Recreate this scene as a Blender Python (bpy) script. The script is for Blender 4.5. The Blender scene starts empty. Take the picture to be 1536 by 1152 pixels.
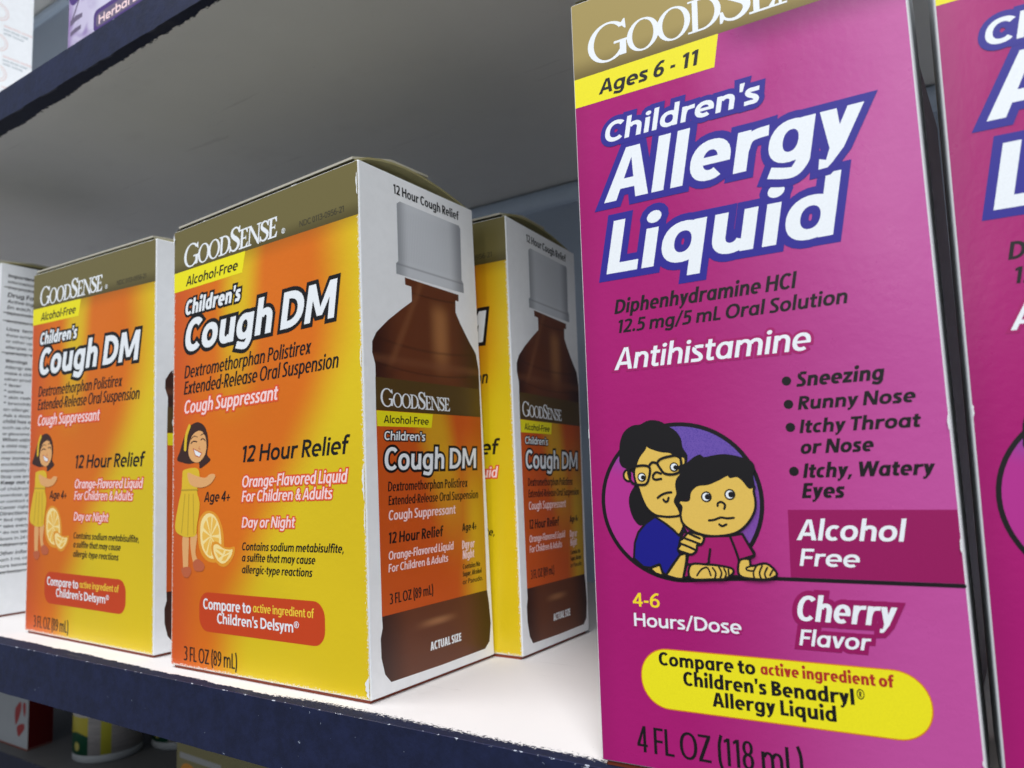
import bpy, bmesh, math, random
from mathutils import Vector, Matrix, noise
from mathutils.geometry import delaunay_2d_cdt

random.seed(7)
SC = bpy.context.scene
COL = SC.collection

# ------------------------------------------------------------------ camera
cam = bpy.data.cameras.new('camera')
cam.sensor_width = 36.0
cam.lens = 36.0 * 1155.2 / 1536.0
cam.clip_start = 0.01
cam.clip_end = 50
co = bpy.data.objects.new('camera', cam)
COL.objects.link(co)
YAW, PITCH, ROLL = 0.587049, 0.109624, -0.034713
fwd = Vector((-math.sin(YAW) * math.cos(PITCH), math.cos(YAW) * math.cos(PITCH), math.sin(PITCH)))
right = Vector((math.cos(YAW), math.sin(YAW), 0))
up = right.cross(fwd)
r2 = right * math.cos(ROLL) + up * math.sin(ROLL)
u2 = -right * math.sin(ROLL) + up * math.cos(ROLL)
M = Matrix((r2, u2, -fwd)).transposed().to_4x4()
M.translation = Vector((0.095247, -0.133312, 0.055286))
co.matrix_world = M
SC.camera = co
cam.dof.use_dof = True
cam.dof.focus_distance = 0.172
cam.dof.aperture_fstop = 28.0

# ------------------------------------------------------------------ room light
world = bpy.data.worlds.new('World')
SC.world = world
world.use_nodes = True
bg = world.node_tree.nodes['Background']
# the aisle around the shelves: pale walls and ceiling above, dim warm floor below
_g = world.node_tree.nodes.new('ShaderNodeTexCoord')
_s = world.node_tree.nodes.new('ShaderNodeSeparateXYZ')
_r = world.node_tree.nodes.new('ShaderNodeValToRGB')
world.node_tree.links.new(_g.outputs['Generated'], _s.inputs[0])
world.node_tree.links.new(_s.outputs[2], _r.inputs[0])
_m = world.node_tree.nodes.new('ShaderNodeMapRange')
world.node_tree.links.new(_s.outputs[2], _m.inputs[0])
_m.inputs[1].default_value = -1.0
world.node_tree.links.new(_m.outputs[0], _r.inputs[0])
_r.color_ramp.elements[0].position = 0.38
_r.color_ramp.elements[0].color = (0.50, 0.52, 0.54, 1)
_r.color_ramp.elements[1].position = 0.56
_r.color_ramp.elements[1].color = (0.80, 0.90, 1.0, 1)
world.node_tree.links.new(_r.outputs[0], bg.inputs[0])
bg.inputs[1].default_value = 0.29
SC.view_settings.view_transform = 'Standard'
SC.view_settings.look = 'None'
SC.view_settings.exposure = 0.0
SC.view_settings.gamma = 1.0


def ceiling_lamp(loc, target, sx, sy, watt, colr):
    l = bpy.data.lights.new('ceiling_lamp', 'AREA')
    l.shape = 'RECTANGLE'
    l.size = sx
    l.size_y = sy
    l.energy = watt
    l.color = colr
    o = bpy.data.objects.new('ceiling_lamp', l)
    COL.objects.link(o)
    o.location = loc
    o.rotation_euler = (Vector(target) - Vector(loc)).to_track_quat('-Z', 'Y').to_euler()
    return o


ceiling_lamp((-0.15, -0.52, 1.25), (-0.05, 0.0, 0.03), 1.6, 0.35, 22.0, (0.98, 0.98, 1.0))
ceiling_lamp((1.0, -1.35, 1.7), (0.0, 0.0, 0.08), 0.5, 1.4, 33.0, (0.93, 0.97, 1.0))

ceiling_lamp((0.13, -1.9, 1.15), (0.08, 0.0, 0.1), 0.14, 1.5, 5.0, (1.0, 0.99, 0.97))

# ------------------------------------------------------------------ colour + node helpers


def srgb(r, g, b):
    def f(c):
        c /= 255.0
        return c / 12.92 if c <= 0.04045 else ((c + 0.055) / 1.055) ** 2.4
    return (f(r), f(g), f(b), 1.0)


class N:
    """tiny node expression builder"""

    def __init__(self, name):
        self.m = bpy.data.materials.new(name)
        self.m.use_nodes = True
        self.t = self.m.node_tree
        self.b = self.t.nodes['Principled BSDF']

    def put(self, sock, v):
        if hasattr(v, 'is_output'):
            self.t.links.new(v, sock)
        else:
            sock.default_value = v

    def math(self, op, a, b=0.0, c=0.0, clamp=False):
        n = self.t.nodes.new('ShaderNodeMath')
        n.operation = op
        n.use_clamp = clamp
        self.put(n.inputs[0], a)
        self.put(n.inputs[1], b)
        self.put(n.inputs[2], c)
        return n.outputs[0]

    def step(self, x, a, b):
        n = self.t.nodes.new('ShaderNodeMapRange')
        n.interpolation_type = 'SMOOTHSTEP'
        self.put(n.inputs[0], x)
        self.put(n.inputs[1], a)
        self.put(n.inputs[2], b)
        return n.outputs[0]

    def mix(self, f, a, b, mode='MIX'):
        n = self.t.nodes.new('ShaderNodeMix')
        n.data_type = 'RGBA'
        n.blend_type = mode
        self.put(n.inputs[0], f)
        self.put(n.inputs[6], a)
        self.put(n.inputs[7], b)
        return n.outputs[2]

    def noise(self, vec, scale, detail=3.0, rough=0.5, dist=0.0):
        n = self.t.nodes.new('ShaderNodeTexNoise')
        self.put(n.inputs['Vector'], vec)
        n.inputs['Scale'].default_value = scale
        n.inputs['Detail'].default_value = detail
        n.inputs['Roughness'].default_value = rough
        n.inputs['Distortion'].default_value = dist
        return n.outputs[0]

    def coord(self, kind='Object'):
        return self.t.nodes.new('ShaderNodeTexCoord').outputs[kind]

    def geo(self):
        return self.t.nodes.new('ShaderNodeNewGeometry').outputs['Position']

    def xyz(self, v):
        n = self.t.nodes.new('ShaderNodeSeparateXYZ')
        self.put(n.inputs[0], v)
        return n.outputs

    def scale(self, v, s):
        n = self.t.nodes.new('ShaderNodeVectorMath')
        n.operation = 'MULTIPLY'
        self.put(n.inputs[0], v)
        n.inputs[1].default_value = s
        return n.outputs[0]

    def bump(self, h, strength, dist):
        n = self.t.nodes.new('ShaderNodeBump')
        n.inputs['Strength'].default_value = strength
        n.inputs['Distance'].default_value = dist
        self.put(n.inputs['Height'], h)
        self.t.links.new(n.outputs[0], self.b.inputs['Normal'])

    def done(self, col, rough=0.4, spec=0.5, coat=0.0, metal=0.0):
        self.put(self.b.inputs['Base Color'], col)
        self.put(self.b.inputs['Roughness'], rough)
        self.b.inputs['Specular IOR Level'].default_value = spec
        self.b.inputs['Coat Weight'].default_value = coat
        self.b.inputs['Coat Roughness'].default_value = 0.25
        self.b.inputs['Metallic'].default_value = metal
        return self.m


_ink = {}


def ink(name, rgb, rough=0.42):
    """flat printed ink on coated board: colour with faint dot grain"""
    if name in _ink:
        return _ink[name]
    n = N(name)
    p = n.scale(n.geo(), (1000, 1000, 1000))
    g = n.noise(p, 3.2, 2.0, 0.7)
    c = srgb(*rgb)
    col = n.mix(n.step(g, 0.25, 0.75), tuple(v * 0.97 for v in c[:3]) + (1,), tuple(min(1, v * 1.03) for v in c[:3]) + (1,))
    n.bump(n.noise(p, 2.0, 3.0, 0.6), 0.12, 0.00005)
    _ink[name] = n.done(col, rough, 0.5)
    return _ink[name]


INK = {
    'k': ('black_ink', (14, 10, 14)),
    'g': ('dull_black_ink', (58, 52, 38)),
    'w': ('white_ink', (232, 236, 240)),
    'p': ('pale_pink_ink', (246, 214, 214)),
    'y': ('yellow_ink', (245, 215, 40)),
    'Y': ('pale_yellow_ink', (240, 205, 60)),
    'r': ('dark_red_ink', (172, 40, 30)),
    'blue': ('royal_blue_ink', (38, 30, 140)),
    'mag': ('deep_magenta_ink', (146, 8, 88)),
    'magh': ('magenta_halo_ink', (160, 16, 100)),
    'red': ('red_halo_ink', (222, 84, 40)),
    'strip': ('strip_yellow_ink', (236, 224, 22)),
    'badge': ('badge_red_ink', (198, 64, 20)),
    'skin': ('cartoon_skin_ink', (222, 184, 84)),
    'skin2': ('girl_skin_ink', (226, 168, 108)),
    'hairb': ('brown_black_hair_ink', (58, 32, 28)),
    'dress': ('dress_yellow_ink', (222, 184, 44)),
    'fold': ('dress_fold_ink', (182, 150, 40)),
    'rind': ('orange_rind_ink', (226, 150, 40)),
    'flesh': ('orange_flesh_ink', (238, 186, 78)),
    'pith': ('orange_pith_ink', (248, 222, 150)),
    'shirtb': ('navy_shirt_ink', (16, 14, 128)),
    'shoe': ('shoe_ink', (190, 96, 60)),
    'orangeline': ('orange_line_ink', (214, 120, 30)),
    'grey': ('grey_ink', (150, 160, 166)),
    'palered': ('pale_red_ink', (222, 190, 184)),
    'purple': ('purple_ink', (74, 48, 118)),
    'greyp': ('grey_purple_ink', (104, 92, 118)),
    'lilac': ('lilac_ink', (186, 168, 210)),
    'redl': ('leaf_red_ink', (170, 30, 34)),
    'silver': ('silver_ink', (176, 176, 176)),
}


def I(k):
    return ink(*INK[k])


# ------------------------------------------------------------------ materials with a pattern of their own


def board_edge(n, uvw, w, h, col, width=0.25):
    """worn pale paper fibre along the printed panel's outline"""
    x, y, _ = n.xyz(uvw)
    d = n.math('MINIMUM', n.math('MINIMUM', x, n.math('SUBTRACT', w, x)), n.math('MINIMUM', y, n.math('SUBTRACT', h, y)))
    ns = n.noise(uvw, 1.7, 4.0, 0.7)
    thr = n.math('MULTIPLY', n.math('POWER', ns, 3.0), width * 5.0)
    m = n.math('LESS_THAN', d, thr)
    return n.mix(n.math('MULTIPLY', m, 0.85), col, srgb(226, 222, 212))


def uvmm(n):
    # the panels' UV maps hold millimetres
    return n.coord('UV')


def relief(n, p):
    # board that bows a little, with fine fibre and a few soft dents
    a = n.math('MULTIPLY', n.noise(p, 0.55, 4.0, 0.6), 0.00004)
    b = n.math('MULTIPLY', n.noise(p, 0.024, 0.0, 0.4), 0.0014)
    c = n.math('MULTIPLY', n.noise(p, 0.10, 2.0, 0.5), 0.00006)
    n.bump(n.math('ADD', n.math('ADD', a, b), c), 1.0, 1.0)


def mat_cough_front(w, h):
    n = N('orange_yellow_print')
    p = uvmm(n)
    x, y, _ = n.xyz(p)
    u = n.math('DIVIDE', x, w)
    v = n.math('DIVIDE', y, h)
    wob = n.math('MULTIPLY', n.math('SUBTRACT', n.noise(p, 0.04, 1.0), 0.5), 0.05)
    u2 = n.math('ADD', u, wob)
    # right hand yellow field, its left limit slides left towards the foot
    lim = n.math('SUBTRACT', n.math('MULTIPLY', n.step(v, 0.0, 0.75), 0.58), 0.0)
    a = n.math('ADD', lim, 0.18)
    b = n.math('ADD', lim, 0.46)
    f1 = n.step(u2, a, b)
    # soft yellow column in the upper middle
    c = n.math('ABSOLUTE', n.math('SUBTRACT', u2, n.math('ADD', 0.30, n.math('MULTIPLY', v, 0.12))))
    f2 = n.math('MULTIPLY', n.math('SUBTRACT', 1.0, n.step(c, 0.02, 0.15)), n.step(v, 0.50, 0.78))
    f = n.math('MAXIMUM', f1, n.math('MULTIPLY', f2, 0.85))
    orange = n.mix(n.step(u, 0.0, 0.22), srgb(206, 82, 28), srgb(218, 108, 12))
    col = n.mix(f, orange, srgb(220, 192, 20))
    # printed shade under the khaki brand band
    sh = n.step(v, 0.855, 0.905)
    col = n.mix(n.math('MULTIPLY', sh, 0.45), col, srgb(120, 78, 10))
    col = n.mix(n.math('MULTIPLY', n.noise(p, 2.6, 2.0, 0.8), 0.10), col, srgb(190, 120, 20))
    col = board_edge(n, p, w, h, col, 0.9)
    relief(n, p)
    return n.done(col, 0.40, 0.5)


def mat_allergy_front(w, h):
    n = N('magenta_print_and_sheen')
    p = uvmm(n)
    x, y, _ = n.xyz(p)
    u = n.math('DIVIDE', x, w)
    v = n.math('DIVIDE', y, h)
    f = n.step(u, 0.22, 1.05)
    sheen_band = n.math('SUBTRACT', 1.0, n.step(n.math('ABSOLUTE', n.math('SUBTRACT', u, 0.56)), 0.0, 0.24))
    top = n.math('MULTIPLY', sheen_band, n.step(v, 0.60, 0.88))
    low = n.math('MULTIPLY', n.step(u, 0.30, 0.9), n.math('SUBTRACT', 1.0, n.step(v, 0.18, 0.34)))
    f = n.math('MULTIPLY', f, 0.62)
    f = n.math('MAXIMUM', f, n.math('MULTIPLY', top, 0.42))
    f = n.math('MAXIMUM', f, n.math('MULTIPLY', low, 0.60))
    col = n.mix(f, srgb(168, 18, 110), srgb(206, 100, 178))  # pink: printed gradient plus gloss sheen painted in, as in the top band
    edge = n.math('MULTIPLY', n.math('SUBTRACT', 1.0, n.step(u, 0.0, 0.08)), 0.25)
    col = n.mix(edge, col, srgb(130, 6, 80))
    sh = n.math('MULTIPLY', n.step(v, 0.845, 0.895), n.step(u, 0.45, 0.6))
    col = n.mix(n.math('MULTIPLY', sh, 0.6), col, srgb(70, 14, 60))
    col = n.mix(n.math('MULTIPLY', n.noise(p, 3.0, 2.0, 0.8), 0.14), col, srgb(120, 10, 90))
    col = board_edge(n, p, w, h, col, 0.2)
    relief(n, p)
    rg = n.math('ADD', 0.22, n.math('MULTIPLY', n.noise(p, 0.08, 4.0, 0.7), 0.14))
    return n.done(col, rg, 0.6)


def mat_band(name, base, dark, y0, y1):
    n = N(name)
    p = uvmm(n)
    x, y, _ = n.xyz(p)
    col = n.mix(n.step(y, y0, y1), srgb(*dark), srgb(*base))
    g = n.noise(p, 5.0, 3.0, 0.8)
    col = n.mix(n.math('MULTIPLY', g, 0.35), col, tuple(c * 0.7 for c in srgb(*base)[:3]) + (1,))
    n.bump(g, 0.08, 0.00004)
    return n.done(col, 0.33, 0.5, metal=0.15)


def mat_card(name, rgb, rough=0.55):
    n = N(name)
    p = n.scale(n.geo(), (1000, 1000, 1000))
    g = n.noise(p, 0.35, 4.0, 0.6)
    c = srgb(*rgb)
    col = n.mix(g, tuple(v * 0.92 for v in c[:3]) + (1,), tuple(min(1, v * 1.04) for v in c[:3]) + (1,))
    n.bump(n.noise(p, 1.2, 4.0, 0.7), 0.25, 0.0001)
    return n.done(col, rough, 0.4)


def mat_bottle():
    n = N('printed_amber_bottle')
    p = uvmm(n)
    x, y, _ = n.xyz(p)
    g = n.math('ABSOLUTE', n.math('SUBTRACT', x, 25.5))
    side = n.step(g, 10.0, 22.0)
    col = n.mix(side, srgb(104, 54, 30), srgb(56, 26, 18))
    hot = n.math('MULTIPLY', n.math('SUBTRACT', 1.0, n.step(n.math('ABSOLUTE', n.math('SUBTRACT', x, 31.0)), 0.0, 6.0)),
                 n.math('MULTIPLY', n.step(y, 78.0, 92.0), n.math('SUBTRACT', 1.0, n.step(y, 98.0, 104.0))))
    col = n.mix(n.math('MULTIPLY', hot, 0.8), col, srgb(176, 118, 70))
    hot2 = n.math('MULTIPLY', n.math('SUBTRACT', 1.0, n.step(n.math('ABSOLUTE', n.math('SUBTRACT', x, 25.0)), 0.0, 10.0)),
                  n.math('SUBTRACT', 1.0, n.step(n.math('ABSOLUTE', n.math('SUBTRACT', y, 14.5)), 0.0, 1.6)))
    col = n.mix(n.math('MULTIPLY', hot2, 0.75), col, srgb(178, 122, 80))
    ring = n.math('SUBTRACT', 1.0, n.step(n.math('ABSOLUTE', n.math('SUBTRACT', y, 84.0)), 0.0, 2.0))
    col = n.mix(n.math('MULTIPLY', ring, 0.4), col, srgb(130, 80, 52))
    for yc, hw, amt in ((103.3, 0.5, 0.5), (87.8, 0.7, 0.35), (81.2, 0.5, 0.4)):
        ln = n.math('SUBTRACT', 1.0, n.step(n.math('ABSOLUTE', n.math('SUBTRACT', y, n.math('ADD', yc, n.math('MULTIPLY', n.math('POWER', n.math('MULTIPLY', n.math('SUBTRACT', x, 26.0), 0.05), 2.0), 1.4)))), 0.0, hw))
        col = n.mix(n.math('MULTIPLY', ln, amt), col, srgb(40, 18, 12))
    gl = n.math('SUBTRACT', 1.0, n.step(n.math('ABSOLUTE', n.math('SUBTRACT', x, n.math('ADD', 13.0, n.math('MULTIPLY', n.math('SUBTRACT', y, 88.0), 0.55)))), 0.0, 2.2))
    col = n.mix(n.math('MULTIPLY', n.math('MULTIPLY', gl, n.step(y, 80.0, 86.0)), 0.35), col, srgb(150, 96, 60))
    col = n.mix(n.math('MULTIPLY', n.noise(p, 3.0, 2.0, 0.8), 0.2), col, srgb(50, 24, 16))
    return n.done(col, 0.38, 0.5)


def mat_bottle_label():
    n = N('printed_bottle_label')
    p = uvmm(n)
    x, y, _ = n.xyz(p)
    f = n.math('MULTIPLY', n.math('SUBTRACT', 1.0, n.step(n.math('ABSOLUTE', n.math('SUBTRACT', x, n.math('ADD', 26.0, n.math('MULTIPLY', n.math('SUBTRACT', 70.0, y), 0.25)))), 2.0, 11.0)), 0.8)
    f = n.math('MULTIPLY', f, n.step(y, 22.0, 60.0))
    f = n.math('MAXIMUM', f, n.math('MULTIPLY', n.step(x, 33.0, 44.0), n.math('SUBTRACT', 1.0, n.step(y, 40.0, 70.0))))
    col = n.mix(f, srgb(204, 84, 22), srgb(216, 170, 30))
    col = n.mix(n.math('MULTIPLY', n.step(x, 41.0, 50.0), 0.35), col, srgb(120, 70, 20))
    col = n.mix(n.math('MULTIPLY', n.noise(p, 2.6, 2.0, 0.8), 0.12), col, srgb(150, 70, 20))
    return n.done(col, 0.38, 0.5)


def mat_cap():
    n = N('printed_grey_cap')
    p = uvmm(n)
    x, y, _ = n.xyz(p)
    col = n.mix(n.step(x, 14.0, 19.0), srgb(158, 161, 166), srgb(204, 207, 212))
    col = n.mix(n.step(x, 36.0, 42.5), col, srgb(150, 153, 160))
    rib = n.math('MULTIPLY', n.math('GREATER_THAN', n.math('SINE', n.math('MULTIPLY', x, 9.0)), 0.3), n.math('MULTIPLY', n.step(y, 111.5, 112.2), n.math('SUBTRACT', 1.0, n.step(y, 125.0, 127.0))))
    col = n.mix(n.math('MULTIPLY', rib, 0.12), col, srgb(96, 98, 106))
    col = n.mix(n.math('MULTIPLY', n.math('SUBTRACT', 1.0, n.step(n.math('ABSOLUTE', n.math('SUBTRACT', y, 110.4)), 0.0, 0.5)), 0.5), col, srgb(110, 112, 120))
    return n.done(col, 0.4, 0.5)


def mat_purple_disc(cx, cy):
    n = N('halftone_purple_print')
    p = uvmm(n)
    x, y, _ = n.xyz(p)
    f = n.step(n.math('ADD', n.math('SUBTRACT', n.math('MULTIPLY', x, 0.35), cx * 0.35), n.math('SUBTRACT', y, cy)), 0.0, 9.0)
    f2 = n.math('MULTIPLY', n.step(x, 24.0, 30.0), n.step(y, 36.0, 42.0))
    f = n.math('MAXIMUM', f, n.math('MULTIPLY', f2, 0.8))
    w = n.t.nodes.new('ShaderNodeTexVoronoi')
    n.put(w.inputs['Vector'], p)
    w.inputs['Scale'].default_value = 5.0
    dots = n.step(w.outputs['Distance'], 0.2, 0.5)
    purple = n.mix(dots, srgb(74, 54, 146), srgb(106, 78, 166))
    col = n.mix(f, srgb(176, 44, 138), purple)
    return n.done(col, 0.38, 0.5)


WHITE_CARD = mat_card('white_card', (228, 230, 232))
SOFT_WHITE = mat_card('soft_white_card', (240, 241, 243))
KHAKI_CARD = mat_card('khaki_card', (150, 142, 100))
FLAP_CARD = mat_card('russet_flap_card', (150, 66, 40))
GREY_CARD = mat_card('grey_card_inside', (176, 172, 158))

# ------------------------------------------------------------------ object helpers


def tag(o, label=None, cat=None, group=None, kind=None):
    if label: o['label'] = label
    if cat: o['category'] = cat
    if group: o['group'] = group
    if kind: o['kind'] = kind
    return o


def empty(name, loc=(0, 0, 0)):
    o = bpy.data.objects.new(name, None)
    o.empty_display_size = 0.02
    o.location = loc
    COL.objects.link(o)
    return o


def mesh_obj(name, verts, faces, mats, parent=None, fm=None, uvs=None, smooth=False):
    """verts are world positions; the parent is an unrotated empty or part"""
    me = bpy.data.meshes.new(name)
    off = Vector((0, 0, 0))
    par = parent
    if parent is not None:
        off = world_loc(parent)
    me.from_pydata([tuple(Vector(v) - off) for v in verts], [], faces)
    for m in (mats if isinstance(mats, (list, tuple)) else [mats]):
        me.materials.append(m)
    if fm:
        me.polygons.foreach_set('material_index', fm)
    if uvs:
        lay = me.uv_layers.new(name='mm')
        for l in me.loops:
            lay.data[l.index].uv = uvs[l.vertex_index]
    if smooth:
        me.polygons.foreach_set('use_smooth', [True] * len(me.polygons))
    me.update()
    o = bpy.data.objects.new(name, me)
    COL.objects.link(o)
    o.parent = par
    return o


def world_loc(o):
    v = Vector((0, 0, 0))
    while o is not None:
        v += o.location
        o = o.parent
    return v


def bevel(o, width, seg=2):
    bm = bmesh.new()
    bm.from_mesh(o.data)
    bmesh.ops.bevel(bm, geom=bm.edges[:], offset=width, segments=seg, profile=0.5, affect='EDGES')
    bm.to_mesh(o.data)
    bm.free()


HEX = [(0, 3, 2, 1), (4, 5, 6, 7), (0, 1, 5, 4), (1, 2, 6, 5), (2, 3, 7, 6), (3, 0, 4, 7)]


def box_verts(x0, x1, y0, y1, z0, z1):
    return [(x0, y0, z0), (x1, y0, z0), (x1, y1, z0), (x0, y1, z0), (x0, y0, z1), (x1, y0, z1), (x1, y1, z1), (x0, y1, z1)]


# ------------------------------------------------------------------ flat shapes in millimetres


def catmull(pts, closed=True, n=5):
    out = []
    L = len(pts)
    rng = range(L) if closed else range(L - 1)
    for i in rng:
        p0 = pts[(i - 1) % L] if closed or i > 0 else pts[i]
        p1 = pts[i]
        p2 = pts[(i + 1) % L]
        p3 = pts[(i + 2) % L] if closed or i + 2 < L else pts[i + 1]
        for k in range(n):
            t = k / n
            out.append(tuple(0.5 * ((2 * p1[a]) + (-p0[a] + p2[a]) * t + (2 * p0[a] - 5 * p1[a] + 4 * p2[a] - p3[a]) * t * t
                                    + (-p0[a] + 3 * p1[a] - 3 * p2[a] + p3[a]) * t ** 3) for a in (0, 1)))
    if not closed:
        out.append(tuple(pts[-1]))
    return out


def union(polys, eps=1e-5):
    """union of simple polygons -> (verts, tris)"""
    vs, fs = [], []
    for p in polys:
        if sum(p[i][0] * p[(i + 1) % len(p)][1] - p[(i + 1) % len(p)][0] * p[i][1] for i in range(len(p))) < 0:
            p = p[::-1]
        b = len(vs)
        vs += [Vector(q) for q in p]
        fs.append(list(range(b, b + len(p))))
    v, e, f, ov, oe, of = delaunay_2d_cdt(vs, [], fs, 1, eps)
    return [tuple(q) for q in v], [tuple(t) for t, o in zip(f, of) if o]


def poly(pts):
    return union([pts])


def stroke(pts, wd, closed=False, n=5, smooth=True):
    """a pen line of even width as a union of capsules"""
    c = catmull(pts, closed, n) if smooth and len(pts) > 2 else list(pts)
    polys = []
    r = wd / 2
    K = 10
    L = len(c)
    for i in range(L if closed else L - 1):
        a, b = Vector(c[i]), Vector(c[(i + 1) % L])
        d = b - a
        if d.length < 1e-6:
            continue
        d.normalize()
        nn = Vector((-d.y, d.x))
        polys.append([a + nn * r, a - nn * r, b - nn * r, b + nn * r])
    for p in c:
        polys.append([(p[0] + r * math.cos(6.2832 * k / K), p[1] + r * math.sin(6.2832 * k / K)) for k in range(K)])
    return union(polys)


def circle(cx, cy, rx, ry=None, n=28):
    ry = ry or rx
    return [(cx + rx * math.cos(6.28318 * k / n), cy + ry * math.sin(6.28318 * k / n)) for k in range(n)]


def rrect(x0, y0, x1, y1, r, n=7):
    out = []
    for cx, cy, a in ((x1 - r, y1 - r, 0), (x0 + r, y1 - r, 90), (x0 + r, y0 + r, 180), (x1 - r, y0 + r, 270)):
        for k in range(n + 1):
            t = math.radians(a + 90 * k / n)
            out.append((cx + r * math.cos(t), cy + r * math.sin(t)))
    return out


# ------------------------------------------------------------------ lettering
_tm = {}


def ink_right(s, spacing):
    # right limit of the ink of a run of type
    v, f = font_tris(s, spacing, 1, raw=True)
    return max(p[0] for p in v)


def single_storey(vs, fs, s, spacing, res):
    """humanist g with an open tail and a flagged 1, as on the cartons"""
    comps = components(vs, fs)
    for i, ch in enumerate(s):
        if ch not in 'g1':
            continue
        xr = ink_right(s[:i + 1].replace('g', 'q'), spacing)
        best = min(range(len(comps)), key=lambda k: abs(max(p[0] for p in comps[k][0]) - xr))
        cv, cf = comps[best]
        top = max(p[1] for p in cv)
        polys = []
        if ch == 'g':
            bot = min(p[1] for p in cv)
            xl = min(p[0] for p in cv)
            t = max(p[0] for p in cv) - min(p[0] for p in cv if p[1] < bot * 0.8)
            cut = -0.055
            cv = [(p[0], cut) if p[1] < bot * 0.6 else p for p in cv]
            n_ = 6 + 3 * res
            cx = (xl + xr) / 2 + 0.02
            rx, ry = xr - cx, -bot * 0.98 + cut
            pr = None
            for k in range(n_ + 1):
                a = math.radians(-128 * k / n_)
                o = (cx + rx * math.cos(a), cut + ry * math.sin(a))
                q = (cx + (rx - t) * math.cos(a), cut + (ry - t * 0.92) * math.sin(a))
                if pr:
                    polys.append([pr[0], o, q, pr[1]])
                pr = (o, q)
        else:
            xl = min(p[0] for p in cv)
            t = xr - xl
            polys.append([(xl + t * 0.6, top), (xl, top), (xl - 0.13, top - 0.075), (xl - 0.10, top - 0.075 - t * 0.85), (xl, top - t * 1.15), (xl + t * 0.6, top - t * 1.15)])
        polys += [[cv[j] for j in f] for f in cf]
        comps[best] = union(polys, 1e-6)
    nv, nf = [], []
    for cv, cf in comps:
        b = len(nv)
        nv += cv
        nf += [tuple(b + j for j in f) for f in cf]
    return nv, nf


def font_tris(s, spacing, res, raw=False):
    if not raw and ('g' in s or '1' in s):
        k0 = (s, spacing, res, 'alt')
        if k0 not in _tm:
            v, f = font_tris(s.replace('g', 'q'), spacing, res, True)
            _tm[k0] = single_storey(v, f, s, spacing, res)
        return _tm[k0]
    key = (s, spacing, res)
    if key in _tm:
        return _tm[key]
    c = bpy.data.curves.new('lettering', 'FONT')
    c.body = s
    c.resolution_u = res
    c.space_character = spacing
    o = bpy.data.objects.new('lettering', c)
    COL.objects.link(o)
    dg = bpy.context.evaluated_depsgraph_get()
    me = bpy.data.meshes.new_from_object(o.evaluated_get(dg))
    vs = [(v.co.x, v.co.y) for v in me.vertices]
    fs = [tuple(p.vertices) for p in me.polygons]
    bpy.data.objects.remove(o)
    bpy.data.curves.remove(c)
    bpy.data.meshes.remove(me)
    # weld
    idx, nv, mp = {}, [], []
    for v in vs:
        k = (round(v[0], 5), round(v[1], 5))
        if k not in idx:
            idx[k] = len(nv)
            nv.append(v)
        mp.append(idx[k])
    nf = []
    for f in fs:
        g = [mp[i] for i in f]
        g = [g[i] for i in range(len(g)) if g[i] != g[i - 1]]
        if len(set(g)) >= 3:
            nf.append(tuple(g))
    _tm[key] = (nv, nf)
    return _tm[key]


def components(vs, fs):
    par = list(range(len(vs)))

    def find(a):
        while par[a] != a:
            par[a] = par[par[a]]
            a = par[a]
        return a
    for f in fs:
        for i in f[1:]:
            par[find(i)] = find(f[0])
    comp = {}
    for f in fs:
        comp.setdefault(find(f[0]), []).append(f)
    out = []
    for fl in comp.values():
        used = sorted({i for f in fl for i in f})
        m = {i: k for k, i in enumerate(used)}
        out.append(([vs[i] for i in used], [tuple(m[i] for i in f) for f in fl]))
    out.sort(key=lambda c: min(p[0] for p in c[0]))
    return out


def grow(vs, fs, d, miter=2.2):
    """outline a shape by d on every side, corners mitred"""
    if d <= 1e-4:
        return vs, fs
    cnt = {}
    for f in fs:
        # orient ccw
        a = sum(vs[f[i]][0] * vs[f[(i + 1) % len(f)]][1] - vs[f[(i + 1) % len(f)]][0] * vs[f[i]][1] for i in range(len(f)))
        g = f if a > 0 else f[::-1]
        for i in range(len(g)):
            e = (g[i], g[(i + 1) % len(g)])
            cnt[e] = cnt.get(e, 0) + 1
    bd = [e for e in cnt if (e[1], e[0]) not in cnt]
    nxt = {}
    for a, b in bd:
        nxt.setdefault(a, []).append(b)
    polys = [[vs[i] for i in f] for f in fs]
    nrm = {}
    for a, b in bd:
        p, q = Vector(vs[a]), Vector(vs[b])
        t = q - p
        if t.length < 1e-7:
            continue
        t.normalize()
        nn = Vector((t.y, -t.x))
        nrm[(a, b)] = (t, nn)
        polys.append([p, p + nn * d, q + nn * d, q])
    for (a, b), (t0, n0) in nrm.items():
        for c in nxt.get(b, []):
            if (b, c) not in nrm:
                continue
            t1, n1 = nrm[(b, c)]
            cr = t0.x * t1.y - t0.y * t1.x
            if cr > 1e-3:
                q = Vector(vs[b])
                h = n0 + n1
                hl = h.length
                if hl > 1e-3:
                    m = 2.0 / hl
                    if m < miter:
                        polys.append([q, q + n0 * d, q + h.normalized() * (d * m), q + n1 * d])
                    else:
                        hn = h.normalized()
                        polys.append([q, q + n0 * d, q + (n0 + hn).normalized() * d * 1.06, q + (n1 + hn).normalized() * d * 1.06, q + n1 * d])
    try:
        return union(polys, 1e-5)
    except Exception:
        return vs, fs


CAP = 0.0
XH = 0.0


def _metrics():
    global CAP, XH
    v, f = font_tris('H', 1.0, 3)
    CAP = max(p[1] for p in v)
    v, f = font_tris('x', 1.0, 3)
    XH = max(p[1] for p in v)


_metrics()
LXH = 0.74


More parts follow.
